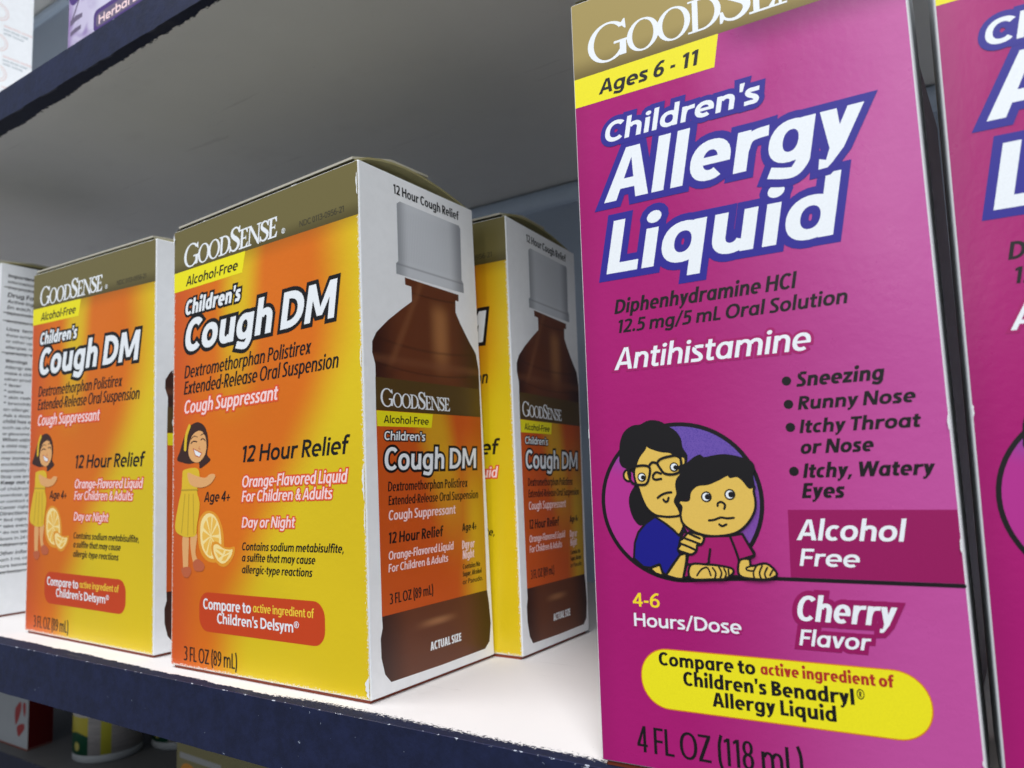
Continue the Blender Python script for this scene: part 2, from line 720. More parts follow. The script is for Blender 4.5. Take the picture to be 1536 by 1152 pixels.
def text_shape(s, x0, x1, y, cap, bold=0.0, shear=0.0, res=3, spacing=1.05, extra=0.0):
    """components of a line of type, in mm, fitted between x0 and x1 on baseline y"""
    vs, fs = font_tris(s, spacing, res)
    if not vs:
        return []
    mn, mx = min(p[0] for p in vs), max(p[0] for p in vs)
    b = bold * cap
    sx = (x1 - x0 - 2 * b) / max(1e-6, mx - mn)
    xk = XH / CAP

    def fy(v):
        t = v / CAP
        if t < 0:
            r = t * 0.9
        elif t <= xk:
            r = t * LXH / xk
        else:
            r = LXH + (t - xk) * (1 - LXH) / (1 - xk)
        return r * (cap - 2 * b) + b
    out = []
    comps = components(vs, fs)
    for cv, cf in comps:
        pv = [(x0 + b + (p[0] - mn) * sx, fy(p[1])) for p in cv]
        ew, eh = max(p[0] for p in cv) - min(p[0] for p in cv), max(p[1] for p in cv) - min(p[1] for p in cv)
        if min(p[1] for p in cv) > XH * 1.02 and 0.6 < ew / max(eh, 1e-6) < 1.6 and ew < 0.2:
            pv = [(p[0], p[1] + 1.5 * b + 0.015 * cap) for p in pv]      # keep the dot of an i clear of its stem
        gv, gf = grow(pv, cf, b)
        if extra:
            gv, gf = grow(gv, gf, extra, 2.6)
        out.append(([(p[0] + shear * p[1], p[1] + y) for p in gv], gf))
    return out


# ---- a humanist sans drawn from stems, bowls and pen strokes (cap height 1, x-height 0.72)
XHT, DSC, ASC = 0.72, -0.27, 1.05


def g_ring(cx, cy, rx, ry, w, t, a0=0, a1=360, n=None, e=2.2):
    n = n or max(6, int(abs(a1 - a0) / 14))

    def pt(rx_, ry_, a):
        c, s = math.cos(a), math.sin(a)
        return (cx + rx_ * math.copysign(abs(c) ** (2 / e), c), cy + ry_ * math.copysign(abs(s) ** (2 / e), s))
    out = []
    for k in range(n):
        A0 = math.radians(a0 + (a1 - a0) * k / n)
        A1 = math.radians(a0 + (a1 - a0) * (k + 1) / n)
        out.append([pt(rx, ry, A0), pt(rx, ry, A1), pt(max(rx - w, 0.01), max(ry - t, 0.01), A1), pt(max(rx - w, 0.01), max(ry - t, 0.01), A0)])
    return out


def g_pen(path, w, t, n=5):
    c = catmull(path, False, n)
    L = len(c)
    side = []
    for i in range(L):
        a, b = Vector(c[max(0, i - 1)]), Vector(c[min(L - 1, i + 1)])
        d = (b - a).normalized()
        th = math.sqrt((w * d.y) ** 2 + (t * d.x) ** 2) / 2
        nn = Vector((-d.y, d.x)) * th
        side.append((tuple(Vector(c[i]) + nn), tuple(Vector(c[i]) - nn)))
    return [[side[i][0], side[i][1], side[i + 1][1], side[i + 1][0]] for i in range(L - 1)]


def g_S(W, h, w, t):
    return g_pen([(W * 0.93, h * 0.89), (W * 0.58, h - t * 0.45), (w * 0.72, h * 0.88), (w * 0.52, h * 0.735), (W * 0.33, h * 0.585), (W * 0.67, h * 0.43),
                  (W - w * 0.52, h * 0.265), (W - w * 0.72, h * 0.115), (W * 0.42, t * 0.45), (W * 0.03, h * 0.10)], w * 1.02, t, 5)


def mirror180(polys, W, h):
    return [[(W - p[0], h - p[1]) for p in q] for q in polys]


def g_dot(cx, cy, r):
    return [[(cx + r * math.cos(6.2832 * k / 14), cy + r * 0.97 * math.sin(6.2832 * k / 14)) for k in range(14)]]


def sans(ch, w, t):
    """-> (left bearing, ink width, right bearing, polygons)"""
    X, D, A, ov = XHT, DSC, ASC, 0.012
    R = _rect
    Wn, Wb = 0.43 + 1.0 * w, 0.47 + 0.98 * w
    S, O = 0.062, 0.030

    def bowl():
        return g_ring(Wb / 2, X / 2, Wb / 2, X / 2 + ov, w, t * 0.95)

    def arch(x0=0.0):
        cx, rx = x0 + (Wn + w * 0.3) / 2, (Wn - w * 0.3) / 2
        return g_ring(cx, X - 0.29, rx, 0.29 + ov, w, t, 0, 158) + [R(x0 + Wn - w, 0, x0 + Wn, X - 0.288)]
    if ch == 'o': W = 0.50 + 0.98 * w; return O, W, O, g_ring(W / 2, X / 2, W / 2, X / 2 + ov, w, t)
    if ch == 'n': return S, Wn, S - 0.005, [R(0, 0, w, X)] + arch()
    if ch == 'h': return S, Wn, S - 0.005, [R(0, 0, w, A)] + arch()
    if ch == 'u': return S, Wn, S, mirror180([R(0, 0, w, X)] + arch(), Wn, X)
    if ch == 'm': d = Wn - w - 0.02; return S, Wn + d, S - 0.005, [R(0, 0, w, X)] + arch() + arch(d)
    if ch == 'r': W = 1.55 * w + 0.17; return S, W, 0.0, [R(0, 0, w, X), ] + g_pen([(w * 0.62, X * 0.50), (w * 0.82, X * 0.74), (w * 1.30, X - t * 0.56), (W, X - t * 0.44)], w * 0.8, t * 0.98)
    if ch == 'a': return O, Wb, S, bowl() + [R(Wb - w, 0, Wb, X)]
    if ch == 'd': return O, Wb, S, bowl() + [R(Wb - w, 0, Wb, A)]
    if ch == 'q': return O, Wb, S, bowl() + [R(Wb - w, D, Wb, X)]
    if ch == 'b': return S, Wb, O, bowl() + [R(0, 0, w, A)]
    if ch == 'p': return S, Wb, O, bowl() + [R(0, D, w, X)]
    if ch == 'g':
        return O, Wb, S, bowl() + [R(Wb - w, 0.0, Wb, X)] + g_pen([(Wb - w / 2, 0.03), (Wb - w * 0.56, -0.06), (Wb - w * 1.0, -0.19), (Wb * 0.45, D + t * 0.42), (Wb * 0.10, D + t * 0.72)], w, t)
    if ch == 'c': W = 0.47 + 0.85 * w; return O, W * 0.85, 0.02, g_ring(W / 2, X / 2, W / 2, X / 2 + ov, w, t, 52, 308)
    if ch == 'e': W = 0.49 + 0.92 * w; return O, W, O - 0.01, g_ring(W / 2, X / 2, W / 2, X / 2 + ov, w, t, 0, 306) + [R(w * 0.5, X * 0.5 - t * 0.42, W - 0.002, X * 0.5 + t * 0.30)]
    if ch == 's': W = 0.34 + 0.82 * w; return 0.03, W, 0.03, g_S(W, X, w, t)
    if ch == 'l': return S, w, S, [R(0, 0, w, A)]
    if ch == 'i': r = w * 0.60; return S, w, S, [R(0, 0, w, X)] + g_dot(w / 2, X + 0.085 + r, r)
    if ch == 't':
        x0, W = 0.095, 0.25 + 0.92 * w
        return 0.015, W, 0.025, [R(x0, 0.17, x0 + w, X + 0.19), R(0, X - t, W, X)] + g_pen([(x0 + w / 2, 0.22), (x0 + w * 0.56, 0.12), (x0 + w * 0.95, t * 0.46), (W + 0.005, t * 0.52)], w, t)
    if ch == 'f':
        x0, W = 0.095, 0.25 + 0.92 * w
        return 0.015, W, 0.0, [R(x0, 0, x0 + w, 0.80), R(0, X - t, W, X)] + g_pen([(x0 + w / 2, 0.76), (x0 + w * 0.56, 0.88), (x0 + w * 0.95, A - t * 0.46), (W + 0.05, A - t * 0.52)], w, t)
    if ch in 'vy':
        W = 0.43 + 0.98 * w
        m, k = W / 2, w * 0.50
        if ch == 'v': return 0.01, W, 0.01, [[(0, X), (w * 1.12, X), (m + k, 0), (m - k, 0)], [(W, X), (W - w * 1.05, X), (m - k, 0), (m + k, 0)]]
        j = m - (W - m) * 0.30
        return 0.0, W, 0.0, [[(0, X), (w * 1.12, X), (m + k * 0.95, 0.06), (m - k * 0.75, 0.0)],
                             [(W, X), (W - w * 1.08, X), (m - k * 1.0, 0.04), (j - k * 0.35, -0.12), (j + k * 0.55, -0.18), (m + k * 0.98, 0.04)],
                             [(j - k * 0.35, -0.12), (j - k * 1.3, D + t * 1.0), (j - k * 0.95 - 0.03, D + 0.01), (j, D * 0.93), (j + k * 0.55, -0.18)]]
    if ch == 'x': W = 0.42 + 1.0 * w; k = w * 1.15; return 0.01, W, 0.01, [[(0, X), (k, X), (W, 0), (W - k, 0)], [(0, 0), (k, 0), (W, X), (W - k, X)]]
    if ch == 'z': W = 0.38 + 0.80 * w; return 0.03, W, 0.03, [R(0, 0, W, t), R(0, X - t, W, X), [(0, t * 0.9), (w * 1.15, t * 0.9), (W, X - t * 0.9), (W - w * 1.15, X - t * 0.9)]]
    if ch == 'A':
        W = 0.60 + 1.1 * w; c = W / 2
        return 0.0, W, 0.0, [[(0, 0), (w * 1.08, 0), (c + 0.22 * w, 1), (c - 0.60 * w, 1)], [(W, 0), (W - w * 1.08, 0), (c - 0.22 * w, 1), (c + 0.60 * w, 1)], R(W * 0.24, 0.21, W * 0.76, 0.21 + t)]
    if ch == 'B':
        W = 0.46 + 0.98 * w
        return S, W, O, [R(0, 0, w, 1), R(0, 0, 0.25, t), R(0, 1 - t, 0.25, 1), R(0, 0.545 - t, 0.25, 0.545)] + g_ring(0.24, 0.74, W - 0.28, 0.26, w, t, -90, 90) + g_ring(0.24, 0.2725, W - 0.24, 0.2725, w, t, -90, 90)
    if ch == 'C': W = 0.64 + 0.95 * w; return O, W * 0.88, 0.02, g_ring(W / 2, 0.5, W / 2, 0.5 + ov, w * 1.04, t, 45, 315)
    if ch == 'D': W = 0.60 + 1.05 * w; return S, W, O, [R(0, 0, w, 1), R(0, 0, 0.27, t), R(0, 1 - t, 0.27, 1)] + g_ring(0.26, 0.5, W - 0.26, 0.5, w * 1.04, t, -90, 90)
    if ch == 'E': W = 0.40 + 0.72 * w; return S, W, 0.04, [R(0, 0, w, 1), R(0, 0, W, t), R(0, 1 - t, W, 1), R(0, 0.52 - t / 2, W * 0.94, 0.52 + t / 2)]
    if ch == 'F': W = 0.39 + 0.70 * w; return S, W, 0.02, [R(0, 0, w, 1), R(0, 1 - t, W, 1), R(0, 0.49 - t / 2, W * 0.94, 0.49 + t / 2)]
    if ch == 'H': W = 0.54 + 1.15 * w; return S, W, S, [R(0, 0, w, 1), R(W - w, 0, W, 1), R(0, 0.53 - t / 2, W, 0.53 + t / 2)]
    if ch == 'I': return S, w, S, [R(0, 0, w, 1)]
    if ch == 'L': W = 0.36 + 0.78 * w; return S, W, 0.01, [R(0, 0, w, 1), R(0, 0, W, t)]
    if ch == 'M':
        W = 0.74 + 1.5 * w; c = W / 2
        return S - 0.01, W, S - 0.01, [[(0, 0), (w * 0.95, 0), (w * 1.08, 1), (w * 0.12, 1)], [(W, 0), (W - w * 0.95, 0), (W - w * 1.08, 1), (W - w * 0.12, 1)],
                                       [(w * 0.14, 1), (w * 1.22, 1), (c + w * 0.38, 0.14), (c - w * 0.40, 0.14)], [(W - w * 0.14, 1), (W - w * 1.22, 1), (c - w * 0.38, 0.14), (c + w * 0.40, 0.14)]]
    if ch == 'N': W = 0.54 + 1.3 * w; return S, W, S, [R(0, 0, w * 0.95, 1), R(W - w * 0.95, 0, W, 1), [(0, 1), (w * 1.15, 1), (W, 0), (W - w * 1.15, 0)]]
    if ch == 'O': W = 0.74 + 1.0 * w; return O, W, O, g_ring(W / 2, 0.5, W / 2, 0.5 + ov, w * 1.04, t)
    if ch in 'PR':
        W = 0.44 + 0.98 * w
        p = [R(0, 0, w, 1), R(0, 1 - t, 0.25, 1), R(0, 0.43, 0.25, 0.43 + t)] + g_ring(0.24, 0.715, W - 0.24, 0.285, w, t, -90, 90)
        if ch == 'P': return S, W, 0.02, p
        return S, W + 0.03, 0.0, p + [[(0.17, 0.46), (0.17 + w * 1.12, 0.46), (W + 0.03, 0), (W + 0.03 - w * 1.18, 0)]]
    if ch == 'S': W = 0.41 + 0.85 * w; return 0.035, W, 0.035, g_S(W, 1.0, w, t)
    if ch == 'T': W = 0.50 + 0.80 * w; return 0.0, W, 0.0, [R(W / 2 - w / 2, 0, W / 2 + w / 2, 1), R(0, 1 - t, W, 1)]
    if ch == 'U': W = 0.54 + 1.1 * w; return S, W, S, [R(0, 0.36, w, 1), R(W - w, 0.36, W, 1)] + g_ring(W / 2, 0.365, W / 2, 0.365 + ov, w, t, 180, 360)
    if ch == 'W':
        W = 0.92 + 1.6 * w; k = w * 0.52
        xs = [k, W * 0.27, W * 0.5, W * 0.73, W - k]
        ys = [1, 0, 1, 0, 1]
        return 0.0, W, 0.0, [[(xs[i] - k, ys[i]), (xs[i] + k, ys[i]), (xs[i + 1] + k, ys[i + 1]), (xs[i + 1] - k, ys[i + 1])] for i in range(4)]
    if ch == 'Z': W = 0.50 + 0.80 * w; return 0.03, W, 0.03, [R(0, 0, W, t), R(0, 1 - t, W, 1), [(0, t * 0.9), (w * 1.2, t * 0.9), (W, 1 - t * 0.9), (W - w * 1.2, 1 - t * 0.9)]]
    W = 0.43 + 0.80 * w
    if ch == '0': return O, W, O, g_ring(W / 2, 0.5, W / 2, 0.5 + ov, w, t)
    if ch == '1': return 0.05, 0.15 + w, 0.09, [R(0.15, 0, 0.15 + w, 1), [(0.15 + w * 0.5, 1), (0.17, 1), (0.0, 0.91), (0.03, 0.91 - t * 0.95), (0.16, 0.965 - t * 0.95), (0.15 + w * 0.5, 0.965 - t * 0.9)]]
    if ch == '2': return 0.04, W, 0.04, [R(0, 0, W, t)] + g_pen([(0.02, 0.86), (W * 0.42, 1 - t * 0.45), (W - w * 0.72, 0.88), (W - w * 0.54, 0.73), (W * 0.68, 0.50), (W * 0.42, 0.27), (w * 0.52, t * 0.7)], w, t)
    if ch == '3': return 0.04, W, 0.04, g_pen([(0.02, 0.91), (W * 0.42, 1 - t * 0.45), (W - w * 0.75, 0.89), (W - w * 0.58, 0.755), (W - w * 0.9, 0.62), (W * 0.35, 0.535)], w, t) + \
        g_pen([(W * 0.35, 0.535), (W - w * 0.8, 0.45), (W - w * 0.52, 0.285), (W - w * 0.78, 0.12), (W * 0.4, t * 0.45), (0.0, 0.085)], w, t)
    if ch == '4': x = W - w - 0.06; return 0.01, W + 0.02, 0.02, [R(x, 0, x + w, 1), R(0, 0.21, W + 0.02, 0.21 + t * 0.95), [(0, 0.21 + t * 0.2), (0, 0.21 + t * 0.95), (x, 1), (x + w * 0.3, 1), (x + w * 0.1, 0.76), (w * 0.9, 0.21 + t * 0.2)]]
    if ch == '5': return 0.04, W, 0.04, [R(0.07, 1 - t, W - 0.03, 1), [(0.04, 0.47), (0.04 + w * 0.8, 0.52), (0.07 + w * 0.85, 1), (0.07, 1)]] + g_pen([(0.05 + w * 0.3, 0.53), (W * 0.48, 0.59), (W - w * 0.72, 0.50), (W - w * 0.52, 0.32), (W - w * 0.8, 0.12), (W * 0.38, t * 0.45), (0.0, 0.07)], w, t)
    if ch in '69':
        p = g_ring(W / 2, 0.31, W / 2, 0.322, w, t * 0.95) + g_pen([(W * 0.90, 1 - t * 0.5), (W * 0.60, 0.93), (w * 0.75, 0.66), (w / 2, 0.36)], w, t)
        return O, W, O, p if ch == '6' else mirror180(p, W, 1)
    if ch == '8': return O, W, O, g_ring(W / 2, 0.275, W / 2, 0.285, w, t * 0.92) + g_ring(W / 2, 0.75, W * 0.455, 0.262, w * 0.95, t * 0.9)
    if ch in '()':
        W = 0.12 + 0.75 * w
        p = g_pen([(W - w * 0.2, 1.08), (w * 0.62, 0.78), (w * 0.5, 0.44), (w * 0.62, 0.10), (W - w * 0.2, -0.20)], w, t)
        return 0.05, W, 0.02, p if ch == '(' else [[(W - a, b) for a, b in q] for q in p]
    if ch == '/': k = w * 0.85; return 0.0, 0.34 + k, 0.0, [[(0, -0.08), (k, -0.08), (0.34 + k, 1.06), (0.34, 1.06)]]
    if ch == '-': return 0.05, 0.26, 0.05, [R(0, 0.30, 0.26, 0.30 + t)]
    if ch == '.': r = w * 0.60; return 0.05, 2 * r, 0.05, g_dot(r, r * 0.95, r)
    if ch == ',': return 0.04, w * 1.1, 0.05, [[(0.0, -0.16), (w * 0.55, -0.16), (w * 1.15, 0.17), (w * 0.2, 0.17)]]
    if ch == "'": return 0.05, w * 0.9, 0.03, [[(w * 0.16, 0.66), (w * 0.74, 0.66), (w * 0.95, 1.04), (0, 1.04)]]
    if ch == '+': return 0.05, 0.56, 0.05, [R(0, 0.36 - t * 0.36, 0.56, 0.36 + t * 0.36), R(0.28 - w * 0.36, 0.05, 0.28 + w * 0.36, 0.67)]
    if ch == '®':
        r = 0.30
        p = g_ring(r, 0.72, r, r, 0.07, 0.07, 0, 360, 22, 2.0)
        p += [[(0.19 + a * 0.30, 0.56 + b * 0.32) for a, b in q] for q in sans('R', 0.24, 0.2)[3]]
        return 0.03, 2 * r, 0.02, p
    if ch == '&':
        W = 0.46 + 0.95 * w
        return 0.04, W, 0.0, g_pen([(W, 0.0), (W * 0.34, 0.60), (W * 0.24, 0.80), (W * 0.44, 1 - t * 0.4), (W * 0.62, 0.80), (W * 0.48, 0.62), (W * 0.16, 0.42), (w * 0.5, 0.24), (W * 0.36, t * 0.45), (W * 0.70, 0.16), (W * 0.88, 0.50)], w * 0.9, t * 0.9)
    return None


_gl = {}


def sans_shape(s, x0, x1, y, cap, weight, shear, extra=0.0, word=0.26):
    tgt = x1 - x0
    w = weight
    for _ in range(6):
        tot = 0.0
        gs = [None if c == ' ' else sans(c, w, w * 0.80) for c in s]
        for i, g in enumerate(gs):
            tot += word if g is None else g[0] + g[1] + g[2]
        tot -= (gs[0][0] if gs[0] else 0) + (gs[-1][2] if gs[-1] else 0)
        k = tgt / tot
        w = min(0.34, max(0.08, weight * cap / k))
    x = -(gs[0][0] if gs[0] else 0)
    out = []
    t = weight * 0.80
    for i, (c, g) in enumerate(zip(s, gs)):
        if g is None:
            x += word
            continue
        x += g[0]
        key = (c, round(w, 4), round(t, 3), round(k, 4), round(cap, 3), round(extra, 3))
        if key not in _gl:
            lb, gw, rb, polys = sans(c, w, t)
            pp = [[(p[0] * k, p[1] * cap) for p in q] for q in polys]
            v, f = union(pp, 1e-5)
            if extra:
                v, f = grow(v, f, extra, 2.4)
            _gl[key] = (v, f)
        v, f = _gl[key]
        out.append(([(x0 + x * k + p[0] + shear * p[1], p[1] + y) for p in v], f))
        x += g[1] + g[2]
    return out


# roman capitals for the brand line, built from strokes; unit cap height
def _arc_ring(cx, cy, ox, oy, ix, iy, a0, a1, n=26, tilt=0.0, closed=False):
    polys = []
    for k in range(n):
        t0 = math.radians(a0 + (a1 - a0) * k / n)
        t1 = math.radians(a0 + (a1 - a0) * (k + 1) / n)
        o0 = (cx + ox * math.cos(t0), cy + oy * math.sin(t0))
        o1 = (cx + ox * math.cos(t1), cy + oy * math.sin(t1))
        i0 = (cx + ix * math.cos(t0 + tilt), cy + iy * math.sin(t0 + tilt))
        i1 = (cx + ix * math.cos(t1 + tilt), cy + iy * math.sin(t1 + tilt))
        polys.append([o0, o1, i1, i0])
    return polys


def _rect(x0, y0, x1, y1):
    return [(x0, y0), (x1, y0), (x1, y1), (x0, y1)]


def roman(ch):
    if ch == 'O':
        return 0.86, _arc_ring(0.43, 0.5, 0.43, 0.52, 0.30, 0.485, 0, 360, 30, 0.12)
    if ch == 'G':
        p = _arc_ring(0.46, 0.5, 0.46, 0.52, 0.335, 0.482, 40, 322, 26, 0.0)
        p += [[(0.80, 0.80), (0.84, 0.74), (0.86, 0.74), (0.84, 0.98), (0.82, 0.98), (0.74, 0.86)]]
        p += [_rect(0.735, 0.06, 0.865, 0.42), _rect(0.60, 0.405, 0.95, 0.45), [(0.735, 0.06), (0.865, 0.12), (0.865, 0.2), (0.735, 0.2)]]
        return 0.93, p
    if ch == 'D':
        p = [_rect(0.11, 0, 0.235, 1), _rect(0.0, 0.0, 0.34, 0.035), _rect(0.0, 0.965, 0.34, 1.0)]
        p += _arc_ring(0.34, 0.5, 0.47, 0.5, 0.335, 0.462, -90, 90, 18)
        p += [_rect(0.23, 0.0, 0.36, 0.038), _rect(0.23, 0.962, 0.36, 1.0)]
        return 0.84, p
    if ch == 'S':
        c = [(0.50, 0.80), (0.42, 0.94), (0.27, 0.985), (0.12, 0.91), (0.085, 0.76), (0.17, 0.63), (0.34, 0.50), (0.49, 0.36), (0.505, 0.20), (0.40, 0.06), (0.24, 0.015), (0.09, 0.09), (0.035, 0.25)]
        w = [0.03, 0.04, 0.05, 0.085, 0.12, 0.15, 0.165, 0.15, 0.12, 0.085, 0.05, 0.04, 0.03]
        cc = catmull(c, False, 4)
        ww = catmull([(q, 0) for q in w], False, 4)
        polys = []
        for i in range(len(cc) - 1):
            a, b = Vector(cc[i]), Vector(cc[i + 1])
            t = (b - a).normalized()
            nn = Vector((-t.y, t.x))
            polys.append([a + nn * ww[i][0] / 2, a - nn * ww[i][0] / 2, b - nn * ww[i + 1][0] / 2, b + nn * ww[i + 1][0] / 2])
            polys.append(circle(b.x, b.y, ww[i + 1][0] / 2, n=8))
        polys += [[(0.475, 0.78), (0.545, 0.73), (0.545, 1.0), (0.51, 1.0), (0.47, 0.88)], [(0.0, 0.27), (0.06, 0.22), (0.08, 0.12), (0.035, 0.0), (0.0, 0.0)]]
        return 0.60, polys
    if ch == 'E':
        p = [_rect(0.10, 0, 0.225, 1), _rect(0.0, 0, 0.56, 0.04), _rect(0.0, 0.96, 0.53, 1.0), _rect(0.22, 0.49, 0.44, 0.53)]
        p += [[(0.44, 0.03), (0.56, 0.03), (0.60, 0.24), (0.575, 0.24)], [(0.42, 0.965), (0.53, 0.965), (0.545, 0.78), (0.52, 0.78)], [(0.41, 0.51), (0.45, 0.41), (0.45, 0.62)]]
        return 0.62, p
    if ch == 'N':
        p = [_rect(0.11, 0, 0.16, 1), _rect(0.0, 0, 0.28, 0.035), _rect(0.0, 0.965, 0.20, 1.0), [(0.06, 1.0), (0.22, 1.0), (0.80, 0.10), (0.80, -0.04), (0.74, -0.02), (0.12, 0.93)],
             _rect(0.755, 0.0, 0.805, 1), _rect(0.64, 0.965, 0.92, 1.0)]
        return 0.92, p
    return 0.4, []


def roman_word(s, sizes, x0, x1, y, cap, shear=0.0, tight=0.035, bold=0.0):
    x = 0
    items = []
    for ch, sz in zip(s, sizes):
        w, ps = roman(ch)
        items.append((x, sz, ps))
        x += w * sz - tight
    tot = x + tight
    k = (x1 - x0) / tot
    out = []
    for xo, sz, ps in items:
        pp = [[(x0 + (xo + p[0] * sz) * k, p[1] * sz * cap) for p in q] for q in ps]
        v, f = union(pp, 1e-5)
        if bold:
            v, f = grow(v, f, bold)
        out.append(([(p[0] + shear * p[1], p[1] + y) for p in v], f))
    return out


class Sheet:
    """print layers collected in mm on a panel: name -> list of (verts, faces, material, level)"""

    def __init__(self):
        self.parts = {}

    def add(self, name, shape, mat, level):
        self.parts.setdefault(name, []).append((shape[0], shape[1], mat, level))

    def comps(self, name, comps, mat, level):
        for i, c in enumerate(comps):
            self.add(name, c, mat, level + 0.21 * (i % 4))

    def text(self, name, s, x0, x1, y, cap, style, level, shear=0.2, weight=None):
        sh = shear if 'I' in style else 0.0
        if s == '®':
            cap *= 2.3
            y -= cap * 0.45
        wt = weight or (0.235 if 'B' in style else ((0.185 if 'p' in style else 0.205) if 'm' in style else 0.165))
        own = all(c == ' ' or sans(c, 0.2, 0.16) is not None for c in s)

        def shape(extra=0.0):
            if own:
                return sans_shape(s, x0, x1, y, cap, wt, sh, extra)
            return text_shape(s, x0, x1, y, cap, 0.058 if 'B' in style else 0.03, sh, 3, 1.0, extra)
        colr = style[0]
        halo = [(c, m, k) for c, m, k in (('o', 'blue', 0.135), ('h', 'magh', 0.11), ('c', 'mag', 0.20), ('k', 'k', 0.115), ('H', 'red', 0.13)) if c in style[1:]]
        for c, m, k in halo:
            d = k * cap
            if c == 'o' and cap < 5: d = 0.24 * cap
            if c == 'k' and cap < 5: d = 0.15 * cap
            if c == 'c' and cap < 3: d = 0.27 * cap
            self.comps(name, shape(d), I(m), level)
        self.comps(name, shape(), I(colr), level + (1 if halo else 0))


LEVEL = 0.007  # mm between print layers


def lay(sheet, corners, w, h, parent):
    """map a Sheet on to a planar quad (bl, br, tl, tr in metres)"""
    P = [Vector(c) for c in corners]
    nrm = (P[1] - P[0]).cross(P[2] - P[0]).normalized()
    for name, items in sheet.parts.items():
        verts, faces, fm, uvs, mats = [], [], [], [], []
        for vs, fs, mat, lev in items:
            if mat not in mats:
                mats.append(mat)
            mi = mats.index(mat)
            b = len(verts)
            for x, y in vs:
                u, v = x / w, y / h
                q = P[0] * (1 - u) * (1 - v) + P[1] * u * (1 - v) + P[2] * (1 - u) * v + P[3] * u * v
                verts.append(q + nrm * ((lev + 1) * LEVEL * 0.001))
                uvs.append((x, y))
            for f in fs:
                a = sum(vs[f[i]][0] * vs[f[(i + 1) % len(f)]][1] - vs[f[(i + 1) % len(f)]][0] * vs[f[i]][1] for i in range(len(f)))
                faces.append(tuple(b + i for i in (f if a > 0 else f[::-1])))
                fm.append(mi)
        po = mesh_obj(name, verts, faces, mats, parent, fm, uvs)
        if name == 'edge_scuff':
            tag(po, kind='stuff')

PRINT_ALLERGY_FRONT = [
    ('age', 'Ages 6 - 11', 5.6, 25.9, 129.38, 2.97, 'kBI'),
    ('title', "Children's", 6.23, 36.69, 118.92, 4.05, 'wBIo'),
    ('title', 'Allergy', 5.7, 52.4, 106.72, 10.06, 'wBIo'),
    ('title', 'Liquid', 5.49, 47.23, 92.3, 10.21, 'wBIo'),
    ('ingredient', 'Diphenhydramine HCl', 6.75, 40.4, 84.17, 2.48, 'kBI'),
    ('ingredient', '12.5 mg/5 mL Oral Solution', 7.1, 48.43, 80.35, 2.28, 'kBI'),
    ('purpose', 'Antihistamine', 6.19, 42.03, 73.2, 4.29, 'wmIh'),
    ('symptom', 'Sneezing', 39.39, 52.83, 67.1, 2.26, 'kBI'),
    ('symptom', 'Runny Nose', 39.37, 57.1, 63.14, 2.08, 'kBI'),
    ('symptom', 'Itchy Throat', 39.35, 57.41, 59.15, 2.08, 'kBI'),
    ('symptom', 'or Nose', 39.17, 50.42, 55.65, 2.13, 'kBI'),
    ('symptom', 'Itchy, Watery', 39.37, 58.7, 51.62, 2.2, 'kBI'),
    ('symptom', 'Eyes', 38.94, 45.45, 48.25, 2.28, 'kBI'),
    ('free', 'Alcohol', 37.58, 53.64, 41.27, 3.31, 'wBI'),
    ('free', 'Free', 37.76, 46.85, 37.03, 2.75, 'wBI'),
    ('dose', '4-6', 7.7, 12.91, 28.68, 2.5, 'yB'),
    ('dose', 'Hours/Dose', 7.78, 27.41, 25.11, 2.38, 'wBh'),
    ('flavor', 'Cherry', 36.49, 51.32, 28.04, 4.11, 'wBIc'),
    ('flavor', 'Flavor', 36.75, 47.38, 24.04, 2.59, 'wBIc'),
    ('compare', 'Compare to', 12.16, 29.29, 18.47, 2.25, 'kB'),
    ('compare', 'active ingredient of', 30.14, 50.41, 18.67, 1.79, 'rB'),
    ('compare', "Children's Benadryl", 16.54, 44.53, 15.37, 2.31, 'kB'),
    ('compare', '®', 44.92, 46.08, 16.42, 1.13, 'kB'),
    ('compare', 'Allergy Liquid', 21.57, 41.65, 12.37, 2.31, 'kB'),
    ('quantity', '4 FL OZ (118 mL)', 7.23, 35.98, 2.76, 4.57, 'k'),
]
